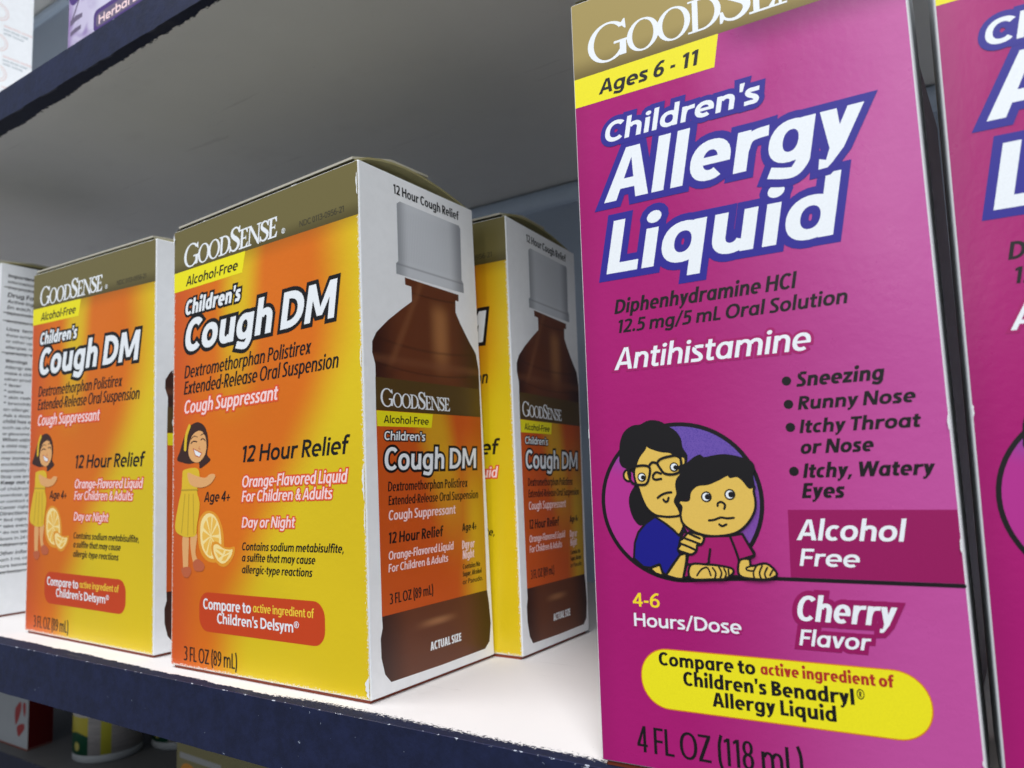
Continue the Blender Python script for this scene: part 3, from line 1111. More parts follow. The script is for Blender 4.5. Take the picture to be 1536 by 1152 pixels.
PRINT_COUGH_FRONT = [
    ('code', 'NDC 0113-0956-21', 60.44, 78.21, 122.43, 1.63, 'g'),
    ('brandr', '®', 52.78, 54.37, 122.29, 1.13, 'w'),
    ('strip', 'Alcohol-Free', 6.57, 32.64, 116.15, 3.03, 'kmI'),
    ('title', "Children's", 6.17, 33.76, 106.9, 4.65, 'wmIk'),
    ('title', 'Cough DM', 5.69, 73.56, 95.31, 10.09, 'wmIk'),
    ('ingredient', 'Dextromethorphan Polistirex', 6.03, 64.11, 87.1, 3.67, 'kI'),
    ('ingredient', 'Extended-Release Oral Suspension', 5.84, 74.7, 82.09, 3.76, 'kI'),
    ('purpose', 'Cough Suppressant', 5.98, 50.14, 76.18, 3.71, 'pmIH'),
    ('relief', '12 Hour Relief', 34.1, 77.49, 59.75, 4.32, 'kmI'),
    ('purpose', 'Orange-Flavored Liquid', 34.31, 76.96, 52.67, 3.0, 'pmIH'),
    ('purpose', 'For Children & Adults', 34.28, 71.46, 48.62, 2.84, 'pmIH'),
    ('purpose', 'Day or Night', 34.24, 56.69, 41.35, 2.75, 'pmIH'),
    ('relief', 'Age 4+', 16.39, 28.77, 48.93, 2.76, 'kmI'),
    ('notice', 'Contains sodium metabisulfite,', 34.21, 75.45, 35.04, 2.07, 'kmI'),
    ('notice', 'a sulfite that may cause', 34.19, 64.66, 31.96, 2.07, 'kmI'),
    ('notice', 'allergic-type reactions', 34.17, 63.38, 28.7, 2.06, 'kmI'),
    ('compare', 'Compare to', 16.23, 38.2, 17.74, 3.06, 'wm'),
    ('compare', 'active ingredient of', 39.13, 63.9, 18.25, 2.34, 'Y'),
    ('compare', "Children's Delsym®", 22.89, 58.08, 14.03, 2.92, 'wm'),
    ('quantity', '3 FL OZ (89 mL)', 6.79, 32.02, 2.03, 4.17, 'k'),
]
PRINT_COUGH_SIDE = [
    ('head', '12 Hour Cough Relief', 13.18, 42.14, 129.77, 2.61, 'km'),
    ('strip', 'Alcohol-Free', 6.74, 24.28, 67.32, 1.99, 'kmI'),
    ('title', "Children's", 6.71, 22.53, 62.92, 2.29, 'wmIk'),
    ('title', 'Cough DM', 6.4, 44.81, 55.23, 5.85, 'wmIk'),
    ('ingredient', 'Dextromethorphan Polistirex', 7.53, 40.31, 49.82, 2.31, 'kI'),
    ('ingredient', 'Extended-Release Oral Suspension', 7.58, 45.13, 46.33, 2.2, 'kI'),
    ('purpose', 'Cough Suppressant', 7.43, 34.25, 42.53, 2.32, 'pmI'),
    ('relief', '12 Hour Relief', 7.18, 28.34, 36.69, 2.6, 'kmI'),
    ('purpose', 'Orange-Flavored Liquid', 7.02, 32.68, 32.66, 1.97, 'pmI'),
    ('purpose', 'For Children & Adults', 6.9, 30.14, 29.6, 1.88, 'pmI'),
    ('relief', 'Age 4+', 36.89, 43.65, 37.3, 2.05, 'kmI'),
    ('purpose', 'Day or', 36.52, 42.33, 32.26, 2.23, 'pmI'),
    ('purpose', 'Night', 36.62, 41.89, 29.45, 2.22, 'pmI'),
    ('notice', 'Contains No', 36.42, 44.51, 26.62, 1.29, 'kmI'),
    ('notice', 'Sugar, Alcohol', 36.27, 44.99, 24.57, 1.29, 'kmI'),
    ('notice', 'or Pseudo.', 36.12, 45.45, 22.38, 1.28, 'kmI'),
    ('quantity', '3 FL OZ (89 mL)', 7.06, 23.53, 21.69, 2.62, 'k'),
    ('actual', 'ACTUAL SIZE', 21.58, 34.45, 7.23, 2.19, 'wmI'),
]
FAMILY_ART = {
'woman_hair': [(6.39,56.56),(6.59,59.03),(7.51,61.12),(9.23,62.24),(10.92,62.41),(12.16,62.95),(13.53,63.06),(15.04,62.64),(16.16,61.83),(17.61,60.89),(18.6,59.41),(18.89,57.66),(19.63,56.37),(19.55,55.12),(18.85,54.2),(17.8,44.86),(13.02,44.84),(11.83,44.68),(9.96,43.49),(8.53,44.99),(7.89,47.41),(8.13,49.34),(9.47,51.58),(9.03,53.21),(7.85,54.06),(6.82,54.58),(6.34,55.58)],
'woman_ear_l': [(8.36,53.72),(7.59,53.84),(7.1,53.1),(7.3,52.21),(8.26,51.87)],
'woman_ear_r': [(18.46,55.94),(19.11,55.92),(19.29,55.13),(18.92,54.26),(18.36,54.22)],
'woman_face': [(11.9,58.35),(12.9,57.83),(14.73,57.2),(16.38,56.97),(17.34,56.3),(18.43,55.47),(18.38,52.96),(17.69,51.09),(17.41,49.22),(16.85,47.97),(17.43,46.72),(17.68,45.48),(16.03,45.16),(14.38,45.22),(12.89,45.54),(11.44,46.75),(10.52,48.67),(9.93,50.61),(9.47,51.58),(9.21,53.21),(9.64,54.81),(10.42,56.41),(11.52,57.66)],
'woman_neck': [(12.89,45.47),(17.83,45.32),(18.22,43.62),(17.3,41.91),(16.22,42.83),(14.96,43.81)],
'lens_l': [(8.2,54.05),(10.15,54.64),(11.87,54.58),(12.44,53.92),(12.08,52.17),(11.51,51.22),(10.3,51.08),(8.94,51.43),(8.29,52.42)],
'lens_r': [(13.93,54.99),(14.64,55.77),(16.34,56.18),(17.99,56.28),(18.43,55.47),(18.34,53.9),(17.81,53.13),(16.47,52.85),(15.16,53.11),(14.54,53.86)],
'bridge': [(12.2,54.47),(12.92,55.19),(13.86,55.0)],
'w_eye_l': [(10.73,52.52)],
'w_eye_r': [(17.08,54.19)],
'w_nose': [(14.49,53.06),(13.67,53.34),(13.07,52.94),(12.93,52.31),(13.42,51.98),(14.5,52.11)],
'w_mouth': [(13.64,48.64),(14.27,49.1),(15.29,49.5),(16.29,49.61)],
'w_lip': [(14.72,48.31),(15.03,47.93),(15.47,47.99),(15.73,48.61)],
'shirt': [(12.87,45.16),(10.94,43.88),(9.49,42.28),(8.7,40.36),(8.37,37.49),(10.17,35.96),(11.51,35.85),(13.29,36.54),(13.81,35.16),(14.43,34.56),(15.5,36.15),(17.26,38.36),(16.99,39.28),(17.6,41.45),(18.14,42.38),(18.63,42.54),(18.19,43.16),(17.3,41.75),(16.22,42.83),(14.64,44.06)],
'elbow': [(11.44,35.76),(13.38,36.45),(13.93,34.48),(12.46,34.86)],
'arm': [(14.43,34.56),(15.85,36.47),(17.25,38.3),(18.4,38.7),(18.52,36.86),(17.64,34.02),(16.36,34.09)],
'hand': [(16.99,39.28),(17.53,40.21),(17.4,40.83),(18.08,41.3),(18.77,42.08),(19.43,42.4),(20.68,42.11),(21.67,41.82),(21.88,41.21),(21.36,40.29),(20.56,40.12),(20.41,39.2),(19.51,38.48),(18.4,38.7)],
'fing1': [(18.4,41.31),(19.65,40.87),(21.2,40.29)],
'fing2': [(17.7,40.31),(19.11,39.79),(20.34,39.2)],
'fing3': [(19.1,42.24),(20.03,41.79),(21.11,41.35)],
'boy_hair': [(17.41,52.04),(18.12,52.97),(17.81,54.23),(18.88,54.67),(19.87,55.11),(20.89,55.85),(22.03,56.27),(22.79,55.78),(24.38,56.03),(26.26,56.17),(28.08,55.88),(29.27,55.53),(30.73,55.03),(31.5,54.1),(31.5,53.2),(31.2,52.32),(31.3,50.23),(30.39,49.94),(28.85,44.89),(19.58,44.86),(19.45,48.11),(18.09,47.96),(17.59,46.72),(16.68,47.98),(17.25,49.22),(17.11,50.79)],
'boy_face': [(17.84,48.12),(18.8,48.05),(19.53,48.26),(19.87,49.65),(21.21,50.78),(23.12,50.99),(25.04,51.71),(26.79,52.52),(27.22,52.11),(28.44,52.24),(29.45,51.46),(30.4,50.18),(31.25,50.38),(31.1,49.49),(31.28,47.85),(31.01,46.08),(29.69,44.0),(27.8,42.5),(25.33,41.87),(22.55,41.83),(20.07,42.56),(18.23,43.93),(17.84,45.48),(18.09,46.88),(17.64,47.59)],
'b_eye_l': [(22.76,48.69)],
'b_eye_r': [(26.96,49.03)],
'b_nose': [(24.68,47.06),(24.77,47.54),(25.4,47.75),(25.98,47.23),(25.82,46.54)],
'b_mouth': [(22.97,44.51),(23.97,44.63),(25.08,45.03),(26.14,44.88),(27.36,44.97)],
'b_lip': [(24.78,43.82),(25.28,43.52),(26.01,43.83)],
'boy_shirt': [(18.44,36.71),(18.88,38.71),(20.55,39.97),(21.91,41.67),(26.24,41.82),(28.67,42.21),(29.59,40.45),(30.5,38.6),(27.83,37.67),(27.74,34.95),(18.95,34.59),(17.66,34.23)],
'sleeve1': [(26.54,41.74),(27.3,39.52),(27.77,37.6),(27.75,35.1)],
'sleeve2': [(28.67,42.21),(29.59,40.45),(30.5,38.6),(27.83,37.67)],
'sleeve3': [(22.87,39.47),(22.55,37.9),(22.08,36.83),(18.6,36.71)],
'sleeve4': [(18.54,38.24),(18.28,36.7),(17.66,34.23)],
'forearm_l': [(19.24,36.67),(22.23,36.77),(24.08,36.68),(26.48,36.23),(26.57,35.35),(25.15,34.4),(23.31,34.26),(19.09,34.23)],
'forearm_r': [(27.92,37.61),(29.57,37.89),(29.93,36.79),(32.44,37.25),(34.04,35.64),(32.83,34.73),(30.51,34.57),(27.75,35.1)],
'kn1': [(20.23,34.8),(21.08,35.89),(22.2,36.23),(22.73,34.9)],
'kn2': [(23.13,36.26),(23.63,35.38),(23.38,34.38)],
'kn3': [(24.22,36.45),(24.67,35.42),(24.3,34.42)],
'kn4': [(25.12,36.18),(25.45,35.3),(25.16,34.55)],
'kn5': [(25.87,36.06),(25.94,34.88)],
'kn6': [(29.93,36.79),(29.03,36.47),(29.15,36.03),(30.17,35.92)],
'kn7': [(30.82,36.97),(30.16,35.78),(30.23,34.67)],
'kn8': [(31.69,36.85),(31.17,35.67),(31.39,34.66)],
'kn9': [(32.53,36.59),(32.03,35.56),(32.26,34.7)],
'kn10': [(33.37,36.19),(32.87,35.3)],
}
GIRL_ART = {
'hair': [(7.01,70.1),(8.79,71.99),(12.88,73.04),(16.25,71.8),(17.99,69.29),(18.53,66.09),(18.01,62.97),(19.59,61.31),(16.97,59.87),(14.32,59.05),(13.64,60.83),(8.89,60.66),(5.43,61.24),(2.62,62.2),(4.0,64.58),(5.36,67.36)],
'band': [(9.06,72.13),(7.43,69.25),(6.92,65.22)],
'face': [(10.46,69.03),(14.25,70.36),(16.93,68.73),(17.74,65.35),(16.69,62.65),(13.64,60.83),(9.98,61.82),(8.58,64.72)],
'smile': [(11.04,65.13),(15.36,63.52),(14.3,62.38),(12.28,62.97)],
'eye1': [(9.93,66.81),(11.29,67.36),(12.92,67.1)],
'eye2': [(14.94,67.52),(16.0,67.84),(17.2,67.13)],
'dress': [(6.43,58.92),(12.98,59.11),(14.34,56.04),(13.03,52.52),(14.39,48.15),(13.1,41.87),(12.45,39.13),(9.1,38.55),(5.69,38.84),(1.92,41.07),(3.5,48.34),(5.11,52.75),(5.48,57.18)],
'belt': [(5.11,52.75),(13.29,52.67)],
'fold1': [(6.93,51.49),(5.26,39.88)],
'fold2': [(8.98,51.43),(8.42,39.1)],
'fold3': [(11.15,51.38),(11.52,39.51)],
'arm': [(8.23,57.88),(12.32,56.91),(16.99,56.09),(19.34,57.02),(21.81,56.92),(21.68,55.76),(18.96,53.91),(14.36,53.27),(9.63,54.45)],
'leg1': [(5.83,38.68),(8.83,38.71),(8.75,32.38),(8.52,28.83),(6.49,28.76),(5.9,32.31)],
'leg2': [(9.91,38.71),(13.12,39.36),(12.36,34.03),(13.84,30.95),(11.86,30.11),(10.22,33.99)],
'shoe1': [(5.39,29.12),(9.45,29.65),(10.27,28.11),(8.54,26.48),(6.23,26.94)],
'shoe2': [(11.18,31.03),(13.83,32.12),(16.85,30.42),(15.82,28.69),(12.13,28.72)],
'orange': [(13.76,42.66),(15.73,45.39),(18.99,46.36),(22.85,44.93),(25.38,41.11),(26.0,35.82),(24.13,32.0),(20.33,31.29),(16.45,32.57),(13.8,36.4)],
'orange_in': [(14.82,42.26),(16.52,44.75),(19.25,45.58),(22.21,44.32),(24.25,40.95),(24.75,35.95),(23.24,33.04),(20.45,32.36),(17.35,33.52),(14.98,36.81)],
'orange_c': [(19.66,38.79)],
'wedge': [(20.31,36.87),(22.86,37.29),(26.0,35.97),(28.73,35.71),(31.06,35.9),(30.68,33.51),(27.86,30.75),(25.0,30.21),(22.23,31.57),(20.32,34.19)],
'wedge_in': [(21.21,36.12),(23.11,36.53),(26.0,35.36),(28.73,35.11),(30.08,35.13),(29.46,33.48),(27.24,31.63),(25.0,31.12),(22.74,32.27),(21.34,34.21)],
}

# ------------------------------------------------------------------ print on the cough cartons
CW, CD, CH = 83.94, 49.42, 135.0
AW, AD, AH = 61.76, 45.0, 150.53
BIG = [1.0, 0.80, 0.80, 0.80, 1.0, 0.80, 0.80, 0.80, 0.80]

m_cough = mat_cough_front(CW, CH)
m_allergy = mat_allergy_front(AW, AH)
m_band_c = mat_band('khaki_band_print', (120, 110, 66), (88, 78, 42), 120.5, 125.0)
m_band_a = mat_band('khaki_gold_band_print', (172, 152, 92), (112, 96, 52), 133.5, 139.0)
m_bottle, m_label, m_cap = mat_bottle(), mat_bottle_label(), mat_cap()
m_band_s = mat_band('label_band_print', (92, 70, 34), (70, 50, 24), 69.0, 72.0)


def front_cough():
    S = Sheet()
    S.add('brand_band', poly([(0.35, 121.3), (CW - 0.35, 120.5), (CW - 0.35, CH - 0.3), (0.35, CH - 0.3)]), m_band_c, 0)
    S.add('age_strip', poly([(0.35, 115.1), (34.9, 114.9), (36.4, 121.0), (0.35, 121.3)]), I('strip'), 1)
    S.comps('brand_lettering', roman_word('GOODSENSE', BIG, 5.4, 50.8, 122.1, 7.0, 0.10, bold=0.10), I('w'), 2)
    for nm, s, x0, x1, y, cap, st in PRINT_COUGH_FRONT:
        nm2 = {'code': 'code_lettering', 'brandr': 'brand_lettering', 'strip': 'age_strip', 'title': 'title_lettering', 'ingredient': 'ingredient_lettering',
               'purpose': 'purpose_lettering', 'relief': 'relief_lettering', 'notice': 'notice_lettering', 'compare': 'compare_badge', 'quantity': 'quantity_lettering'}[nm]
        wt = {'title': 0.25, 'quantity': 0.135, 'ingredient': 0.165, 'compare': 0.20}.get(nm)
        if nm in ('relief', 'notice', 'purpose', 'ingredient'):
            cap *= 1.08
        if s == 'active ingredient of':
            wt = 0.17
        S.text(nm2, s, x0, x1, y, cap, st, 3 if nm != 'title' or s.startswith('Cough') else 5, weight=wt)
    S.add('compare_badge', poly(rrect(14.3, 11.3, 68.1, 22.6, 4.2)), I('badge'), 1)
    G = GIRL_ART
    nm = 'girl_picture'
    S.add(nm, poly(catmull(G['orange'])), I('rind'), 1)
    S.add(nm, poly(catmull(G['orange_in'])), I('pith'), 2)
    ocx, ocy = 19.8, 38.9
    for k in range(9):
        a0, a1 = 6.2832 * k / 9 + 0.09, 6.2832 * (k + 1) / 9 - 0.09
        seg = [(ocx + 0.3 * math.cos((a0 + a1) / 2), ocy + 0.4 * math.sin((a0 + a1) / 2))]
        for t in range(5):
            a = a0 + (a1 - a0) * t / 4
            seg.append((ocx + 4.1 * math.cos(a) * (1.0 if t not in (0, 4) else 0.95), ocy + 5.7 * math.sin(a)))
        S.add(nm, poly(seg), I('flesh'), 3)
    S.add(nm, poly(catmull(G['wedge'])), I('rind'), 4)
    S.add(nm, poly(catmull(G['wedge_in'])), I('pith'), 5)
    S.add(nm, poly([(22.2, 35.4), (25.6, 33.9), (26.2, 35.0)]), I('flesh'), 6)
    S.add(nm, poly([(22.0, 34.6), (25.2, 33.3), (23.6, 32.6)]), I('flesh'), 6)
    S.add(nm, poly([(26.4, 33.6), (28.9, 34.6), (26.9, 34.8)]), I('flesh'), 6)
    S.add(nm, poly([(25.8, 33.0), (28.6, 33.9), (26.9, 32.0), (25.0, 31.8)]), I('flesh'), 6)
    for l in ('leg1', 'leg2'):
        S.add(nm, poly(catmull(G[l])), I('skin2'), 7 if l == 'leg1' else 8)
    S.add(nm, poly(catmull(G['shoe1'])), I('shoe'), 9)
    S.add(nm, poly(catmull(G['shoe2'])), I('shoe'), 10)
    S.add(nm, poly(catmull(G['hair'])), I('hairb'), 7)
    S.add(nm, poly(catmull(G['dress'])), I('dress'), 11)
    for f_, w_ in (('belt', 0.5), ('fold1', 0.35), ('fold2', 0.35), ('fold3', 0.35)):
        S.add(nm, stroke(G[f_], w_), I('fold'), 12 if f_ == 'belt' else 13)
    S.add(nm, poly(catmull(G['arm'])), I('skin2'), 14)
    S.add(nm, poly(catmull(G['face'])), I('skin2'), 15)
    S.add(nm, stroke(G['band'], 1.3), I('dress'), 16)
    S.add(nm, poly(G['smile']), I('w'), 16)
    S.add(nm, stroke(G['smile'], 0.3, True, smooth=False), I('shoe'), 17)
    for e in ('eye1', 'eye2'):
        S.add(nm, stroke(G[e], 0.38), I('hairb'), 16)
    S.add(nm, stroke([(14.2, 65.6), (14.0, 64.9), (14.6, 64.8)], 0.25), I('shoe'), 16)
    S.add(nm, stroke([(9.9, 68.1), (11.6, 68.9), (13.2, 68.5)], 0.25), I('hairb'), 16)
    S.add(nm, stroke([(14.9, 68.9), (16.2, 69.3), (17.2, 68.7)], 0.25), I('hairb'), 17)
    return S


def side_cough():
    S = Sheet()
    b = [(19.2, 106.2), (19.2, 101.0), (15.5, 98.6), (9.5, 94.4), (5.0, 90.6), (3.4, 88.0), (3.3, 85.2), (4.3, 82.2), (4.3, 79.0), (4.24, 19.1), (4.4, 16.5), (3.6, 14.0), (3.7, 9.4),
         (4.8, 5.2), (6.8, 2.9), (26, 2.6), (45.0, 2.7), (47.3, 4.4), (48.3, 9.5), (47.9, 15.3), (47.3, 19.2), (48.5, 79.2), (48.6, 85.0), (47.5, 89.8), (44.1, 93.5), (40.5, 98.0), (38.5, 101.0), (38.8, 106.0)]
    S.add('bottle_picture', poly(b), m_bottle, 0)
    S.add('bottle_picture', poly([(16.6, 107.2), (40.3, 106.6), (40.2, 104.6), (16.7, 105.2)]), m_bottle, 1)
    S.add('bottle_picture', poly([(14.3, 127.2), (15.6, 128.1), (42.0, 128.1), (42.7, 127.4), (42.2, 111.5), (43.0, 110.4), (43.0, 107.6), (13.3, 107.6), (13.3, 110.4), (14.2, 111.2)]), m_cap, 2)
    S.add('bottle_label', poly([(4.24, 19.2), (47.2, 19.2), (48.4, 70.5), (4.1, 70.5)]), m_label, 2)
    S.add('bottle_label', poly([(4.1, 70.5), (48.4, 70.5), (48.5, 79.0), (4.2, 79.0)]), m_band_s, 2)
    S.add('bottle_label', poly([(4.35, 66.4), (25.4, 66.6), (26.2, 70.4), (4.2, 70.4)]), I('strip'), 3)
    S.comps('brand_lettering', roman_word('GOODSENSE', BIG, 5.9, 33.9, 71.6, 4.6, 0.0, bold=0.06), I('w'), 4)
    for nm, s, x0, x1, y, cap, st in PRINT_COUGH_SIDE:
        nm2 = {'head': 'heading_lettering', 'strip': 'label_lettering', 'title': 'title_lettering', 'actual': 'size_lettering'}.get(nm, 'label_lettering')
        if nm == 'actual':
            st = 'wB'
        if nm in ('relief', 'notice', 'purpose', 'ingredient'):
            cap *= 1.08
        S.text(nm2, s, x0, x1, y, cap, st, 4 if not (nm == 'title' and s.startswith('Child')) else 6, 0.1)
    return S


def front_allergy():
    S = Sheet()
    S.add('brand_band', poly([(0.3, 134.0), (AW - 0.3, 134.3), (AW - 0.3, AH - 0.3), (0.3, AH - 0.3)]), m_band_a, 0)
    S.add('age_strip', poly([(0.3, 127.95), (29.2, 127.9), (30.3, 134.15), (0.3, 134.0)]), I('strip'), 1)
    S.comps('brand_lettering', roman_word('GOODSENSE', BIG, 3.6, 56.5, 135.9, 7.9, 0.03, bold=0.07), I('w'), 2)
    for nm, s, x0, x1, y, cap, st in PRINT_ALLERGY_FRONT:
        nm2 = {'age': 'age_strip', 'title': 'title_lettering', 'ingredient': 'ingredient_lettering', 'purpose': 'purpose_lettering', 'symptom': 'symptom_lettering',
               'free': 'alcohol_free_badge', 'dose': 'dose_lettering', 'flavor': 'flavor_lettering', 'compare': 'compare_badge', 'quantity': 'quantity_lettering'}[nm]
        lv = 3
        if s == "Children's": lv = 7
        if s == 'Allergy': lv = 5
        if s == 'Cherry': lv = 5
        cap *= {'symptom': 1.10, 'ingredient': 1.12, 'purpose': 0.98, 'title': 1.02, 'free': 1.03, 'compare': 1.05}.get(nm, 1.0)
        wt = {'quantity': 0.12, 'purpose': 0.175, 'dose': 0.19, 'flavor': 0.195, 'ingredient': 0.205, 'free': 0.20, 'symptom': 0.24, 'compare': 0.24}.get(nm)
        S.text(nm2, s, x0, x1, y, cap, st, lv, weight=wt)
    for x, y in ((37.87, 68.22), (37.91, 64.18), (37.94, 60.24), (37.98, 52.76)):
        S.add('symptom_lettering', poly(circle(x, y, 0.78)), I('k'), 3)
    S.add('alcohol_free_badge', poly([(36.2, 35.1), (AW - 0.35, 35.1), (AW - 0.35, 46.2), (36.5, 46.3)]), I('mag'), 1)
    S.add('compare_badge', poly(rrect(8.6, 10.8, 55.6, 21.5, 5.2, 10)), I('orangeline'), 1)
    S.add('compare_badge', poly(rrect(8.8, 11.0, 55.4, 21.3, 5.0, 10)), I('strip'), 2)
    F = FAMILY_ART
    nm = 'family_picture'
    cx, cy, rx, ry = 17.5, 47.9, 14.85, 14.1
    S.add(nm, poly(circle(cx, cy, rx, ry, 60)), mat_purple_disc(cx, cy), 1)
    S.add(nm, stroke(circle(cx, cy, rx, ry, 60), 0.75, True, smooth=False), I('k'), 2)
    S.add(nm, stroke([(16.5, 33.75), (26.0, 34.35), (34.1, 34.75), (61.3, 34.75)], 0.62, smooth=False), I('k'), 3)
    lw = 0.42
    lev = [4]

    def fill(key, colr, outline=True, smooth=True, w_=None):
        pts = catmull(F[key], True, 4) if smooth else F[key]
        S.add(nm, poly(pts), I(colr), lev[0])
        lev[0] += 1
        if outline:
            S.add(nm, stroke(pts, w_ or lw, True, smooth=False), I('k'), lev[0])
            lev[0] += 1

    def line(keys, w_=None):
        for j, key in enumerate(keys):
            S.add(nm, stroke(F[key], w_ or lw, n=4), I('k'), lev[0] + (0.3 * (j % 3)))
        lev[0] += 1
    fill('woman_hair', 'k', False)
    fill('woman_neck', 'skin')
    fill('woman_ear_l', 'skin')
    fill('woman_ear_r', 'skin')
    fill('woman_face', 'skin')
    fill('shirt', 'shirtb', True, False)
    fill('elbow', 'skin', True, False)
    fill('arm', 'skin', True, False)
    for key, dx in (('w_eye_l', 0.06), ('w_eye_r', 0.1)):
        x, y = F[key][0]
        S.add(nm, poly(circle(x, y, 0.86, 0.86, 18)), I('k'), lev[0])
        S.add(nm, poly(circle(x, y, 0.62, 0.62, 16)), I('w'), lev[0] + 1)
        S.add(nm, poly(circle(x + 0.16 + dx, y - 0.08, 0.42, 0.42, 14)), I('k'), lev[0] + 2)
    for j, key in enumerate(('lens_l', 'lens_r')):
        S.add(nm, stroke(F[key], 0.46, True, n=4), I('k'), lev[0] + 3.3 + 0.2 * j)
    S.add(nm, stroke(F['bridge'], 0.46), I('k'), lev[0] + 3.7)
    line(['w_nose', 'w_mouth', 'w_lip'])
    lev[0] += 4
    fill('boy_shirt', 'magh', True, False)
    fill('boy_hair', 'k', False)
    fill('boy_face', 'skin')
    for key in ('b_eye_l', 'b_eye_r'):
        x, y = F[key][0]
        S.add(nm, poly(circle(x, y, 0.98, 0.98, 18)), I('k'), lev[0])
        S.add(nm, poly(circle(x - 0.03, y, 0.70, 0.70, 16)), I('w'), lev[0] + 1)
        S.add(nm, poly(circle(x + 0.22, y, 0.52, 0.52, 14)), I('k'), lev[0] + 2)
    line(['b_nose', 'b_mouth', 'b_lip'], 0.42)
    lev[0] += 3
    line(['sleeve1', 'sleeve2', 'sleeve3'])
    line(['sleeve4'])
    fill('hand', 'skin')
    line(['fing1', 'fing2', 'fing3'])
    fill('forearm_l', 'skin')
    fill('forearm_r', 'skin')
    line(['kn1', 'kn2', 'kn3', 'kn4', 'kn5'], 0.3)
    line(['kn6', 'kn7', 'kn8', 'kn9', 'kn10'], 0.3)
    return S


def drug_facts():
    S = Sheet()
    rows = [
        ('Important: Read all product', 1), ('information before using. Keep', 0), ('this product box for reference.', 0), None,
        ('Drug Facts', 2), ('Active ingredient', 1), ('(in each 5 mL)       Purpose', 1), ('Diphenhydramine HCl 12.5 mg', 0), None,
        ('Antihistamine/cough relief', 0), None,
        ('Uses  temporarily relieves', 1), ('these symptoms due to hay fever', 0), ('or other upper respiratory', 0), ('allergies: runny nose, sneezing', 0), ('and itchy, watery eyes', 0), None,
        ('Warnings', 1), ('Allergy alert: do not use to', 0), ('make a child sleepy or with any', 0), ('other product that has it', 0), ('* fever', 0), ('* asthma', 0), ('* skin rash', 0), ('* bronchitis', 0),
        ('an allergic reaction', 0), ('Ask a doctor before use if the', 0), ('child has a breathing problem', 1), ('such as chronic bronchitis', 0), ('or glaucoma', 0), ('When using this product', 1), ('a child may get very drowsy', 0),
        ('sedatives and tranquilizers', 0), ('may increase drowsiness', 0), ('excitability may occur', 0), ('especially in children', 0), ('Stop use and ask a doctor', 0), ('Keep out of reach', 1),
        ('of children. In case of', 0), ('overdose, get medical help', 0), ('or contact a Poison Control', 0), ('Center right away', 0), ('Directions', 1), ('* find right dose on chart', 0),
        ('* take every 4 to 6 hours', 0), ('* do not take more than 6', 0), ('doses in 24 hours', 0), ('children under 2 years', 0), None, ('Other information', 1), ('each 5 mL contains sodium', 0), ('store between 20-25 C', 0),
        ('see bottom panel for lot', 0), None]
    y = 147.2
    dy = 2.62
    for i, r in enumerate(rows):
        if r is None:
            S.add('rule', poly(_rect(1.5, y + 0.6, 43.5, y + 0.95)), I('g'), 0)
            y -= 0.9
            continue
        s, st = r
        y -= dy
        cap = (1.25, 1.45, 1.95)[st]
        S.text('panel_lettering', s, 3.0, 3.0 + len(s) * (0.98, 1.12, 1.45)[st], y, cap, ('km', 'kB', 'kB')[st] + ('I' if st else ''), 0, 0.15)
    return S


# ------------------------------------------------------------------ cartons


def scuffs(w, h, heavy=0):
    """rubbed and torn paper along a panel's outline"""
    S = Sheet()
    rnd = random.Random(int(w * 7 + heavy * 131 + 5))

    def sliver(edge, at, ln, wd):
        n = max(6, int(ln * 2.2))
        inner = [(at + ln * k / n, wd * math.sin(math.pi * k / n) ** 0.6 * rnd.uniform(0.35, 1.0) + 0.05) for k in range(1, n)]
        base = [(at, 0.0)] + [(at + ln, 0.0)]
        pts = [base[0], base[1]] + inner[::-1]
        e = 0.28
        if edge == 'r': return [(w - e - q, p) for p, q in pts]
        if edge == 'l': return [(e + q, p) for p, q in pts]
        if edge == 'b': return [(p, e + q) for p, q in pts]
        return [(p, h - e - q) for p, q in pts]
    k = 0
    spec = [(rnd.choice('rrlbt'), rnd.uniform(0.05, 0.85), rnd.uniform(0.8, 3.0), rnd.uniform(0.10, 0.26)) for _ in range(9)]
    if heavy:
        spec += [('r', 0.355, 9.0, 0.9), ('r', 0.30, 6.0, 0.6), ('r', 0.005, 5.0, 1.6), ('r', 0.60, 5.0, 0.5), ('r', 0.93, 6.0, 0.6), ('l', 0.97, 3.0, 0.9)]
    for edge, f, ln, wd in spec:
        L = w if edge in 'bt' else h
        at = min(f * L, L - ln - 0.4)
        S.add('edge_scuff', poly(sliver(edge, max(0.3, at), ln, wd)), WHITE_CARD, 46 + (k % 5) * 0.6)
        k += 1
    return S


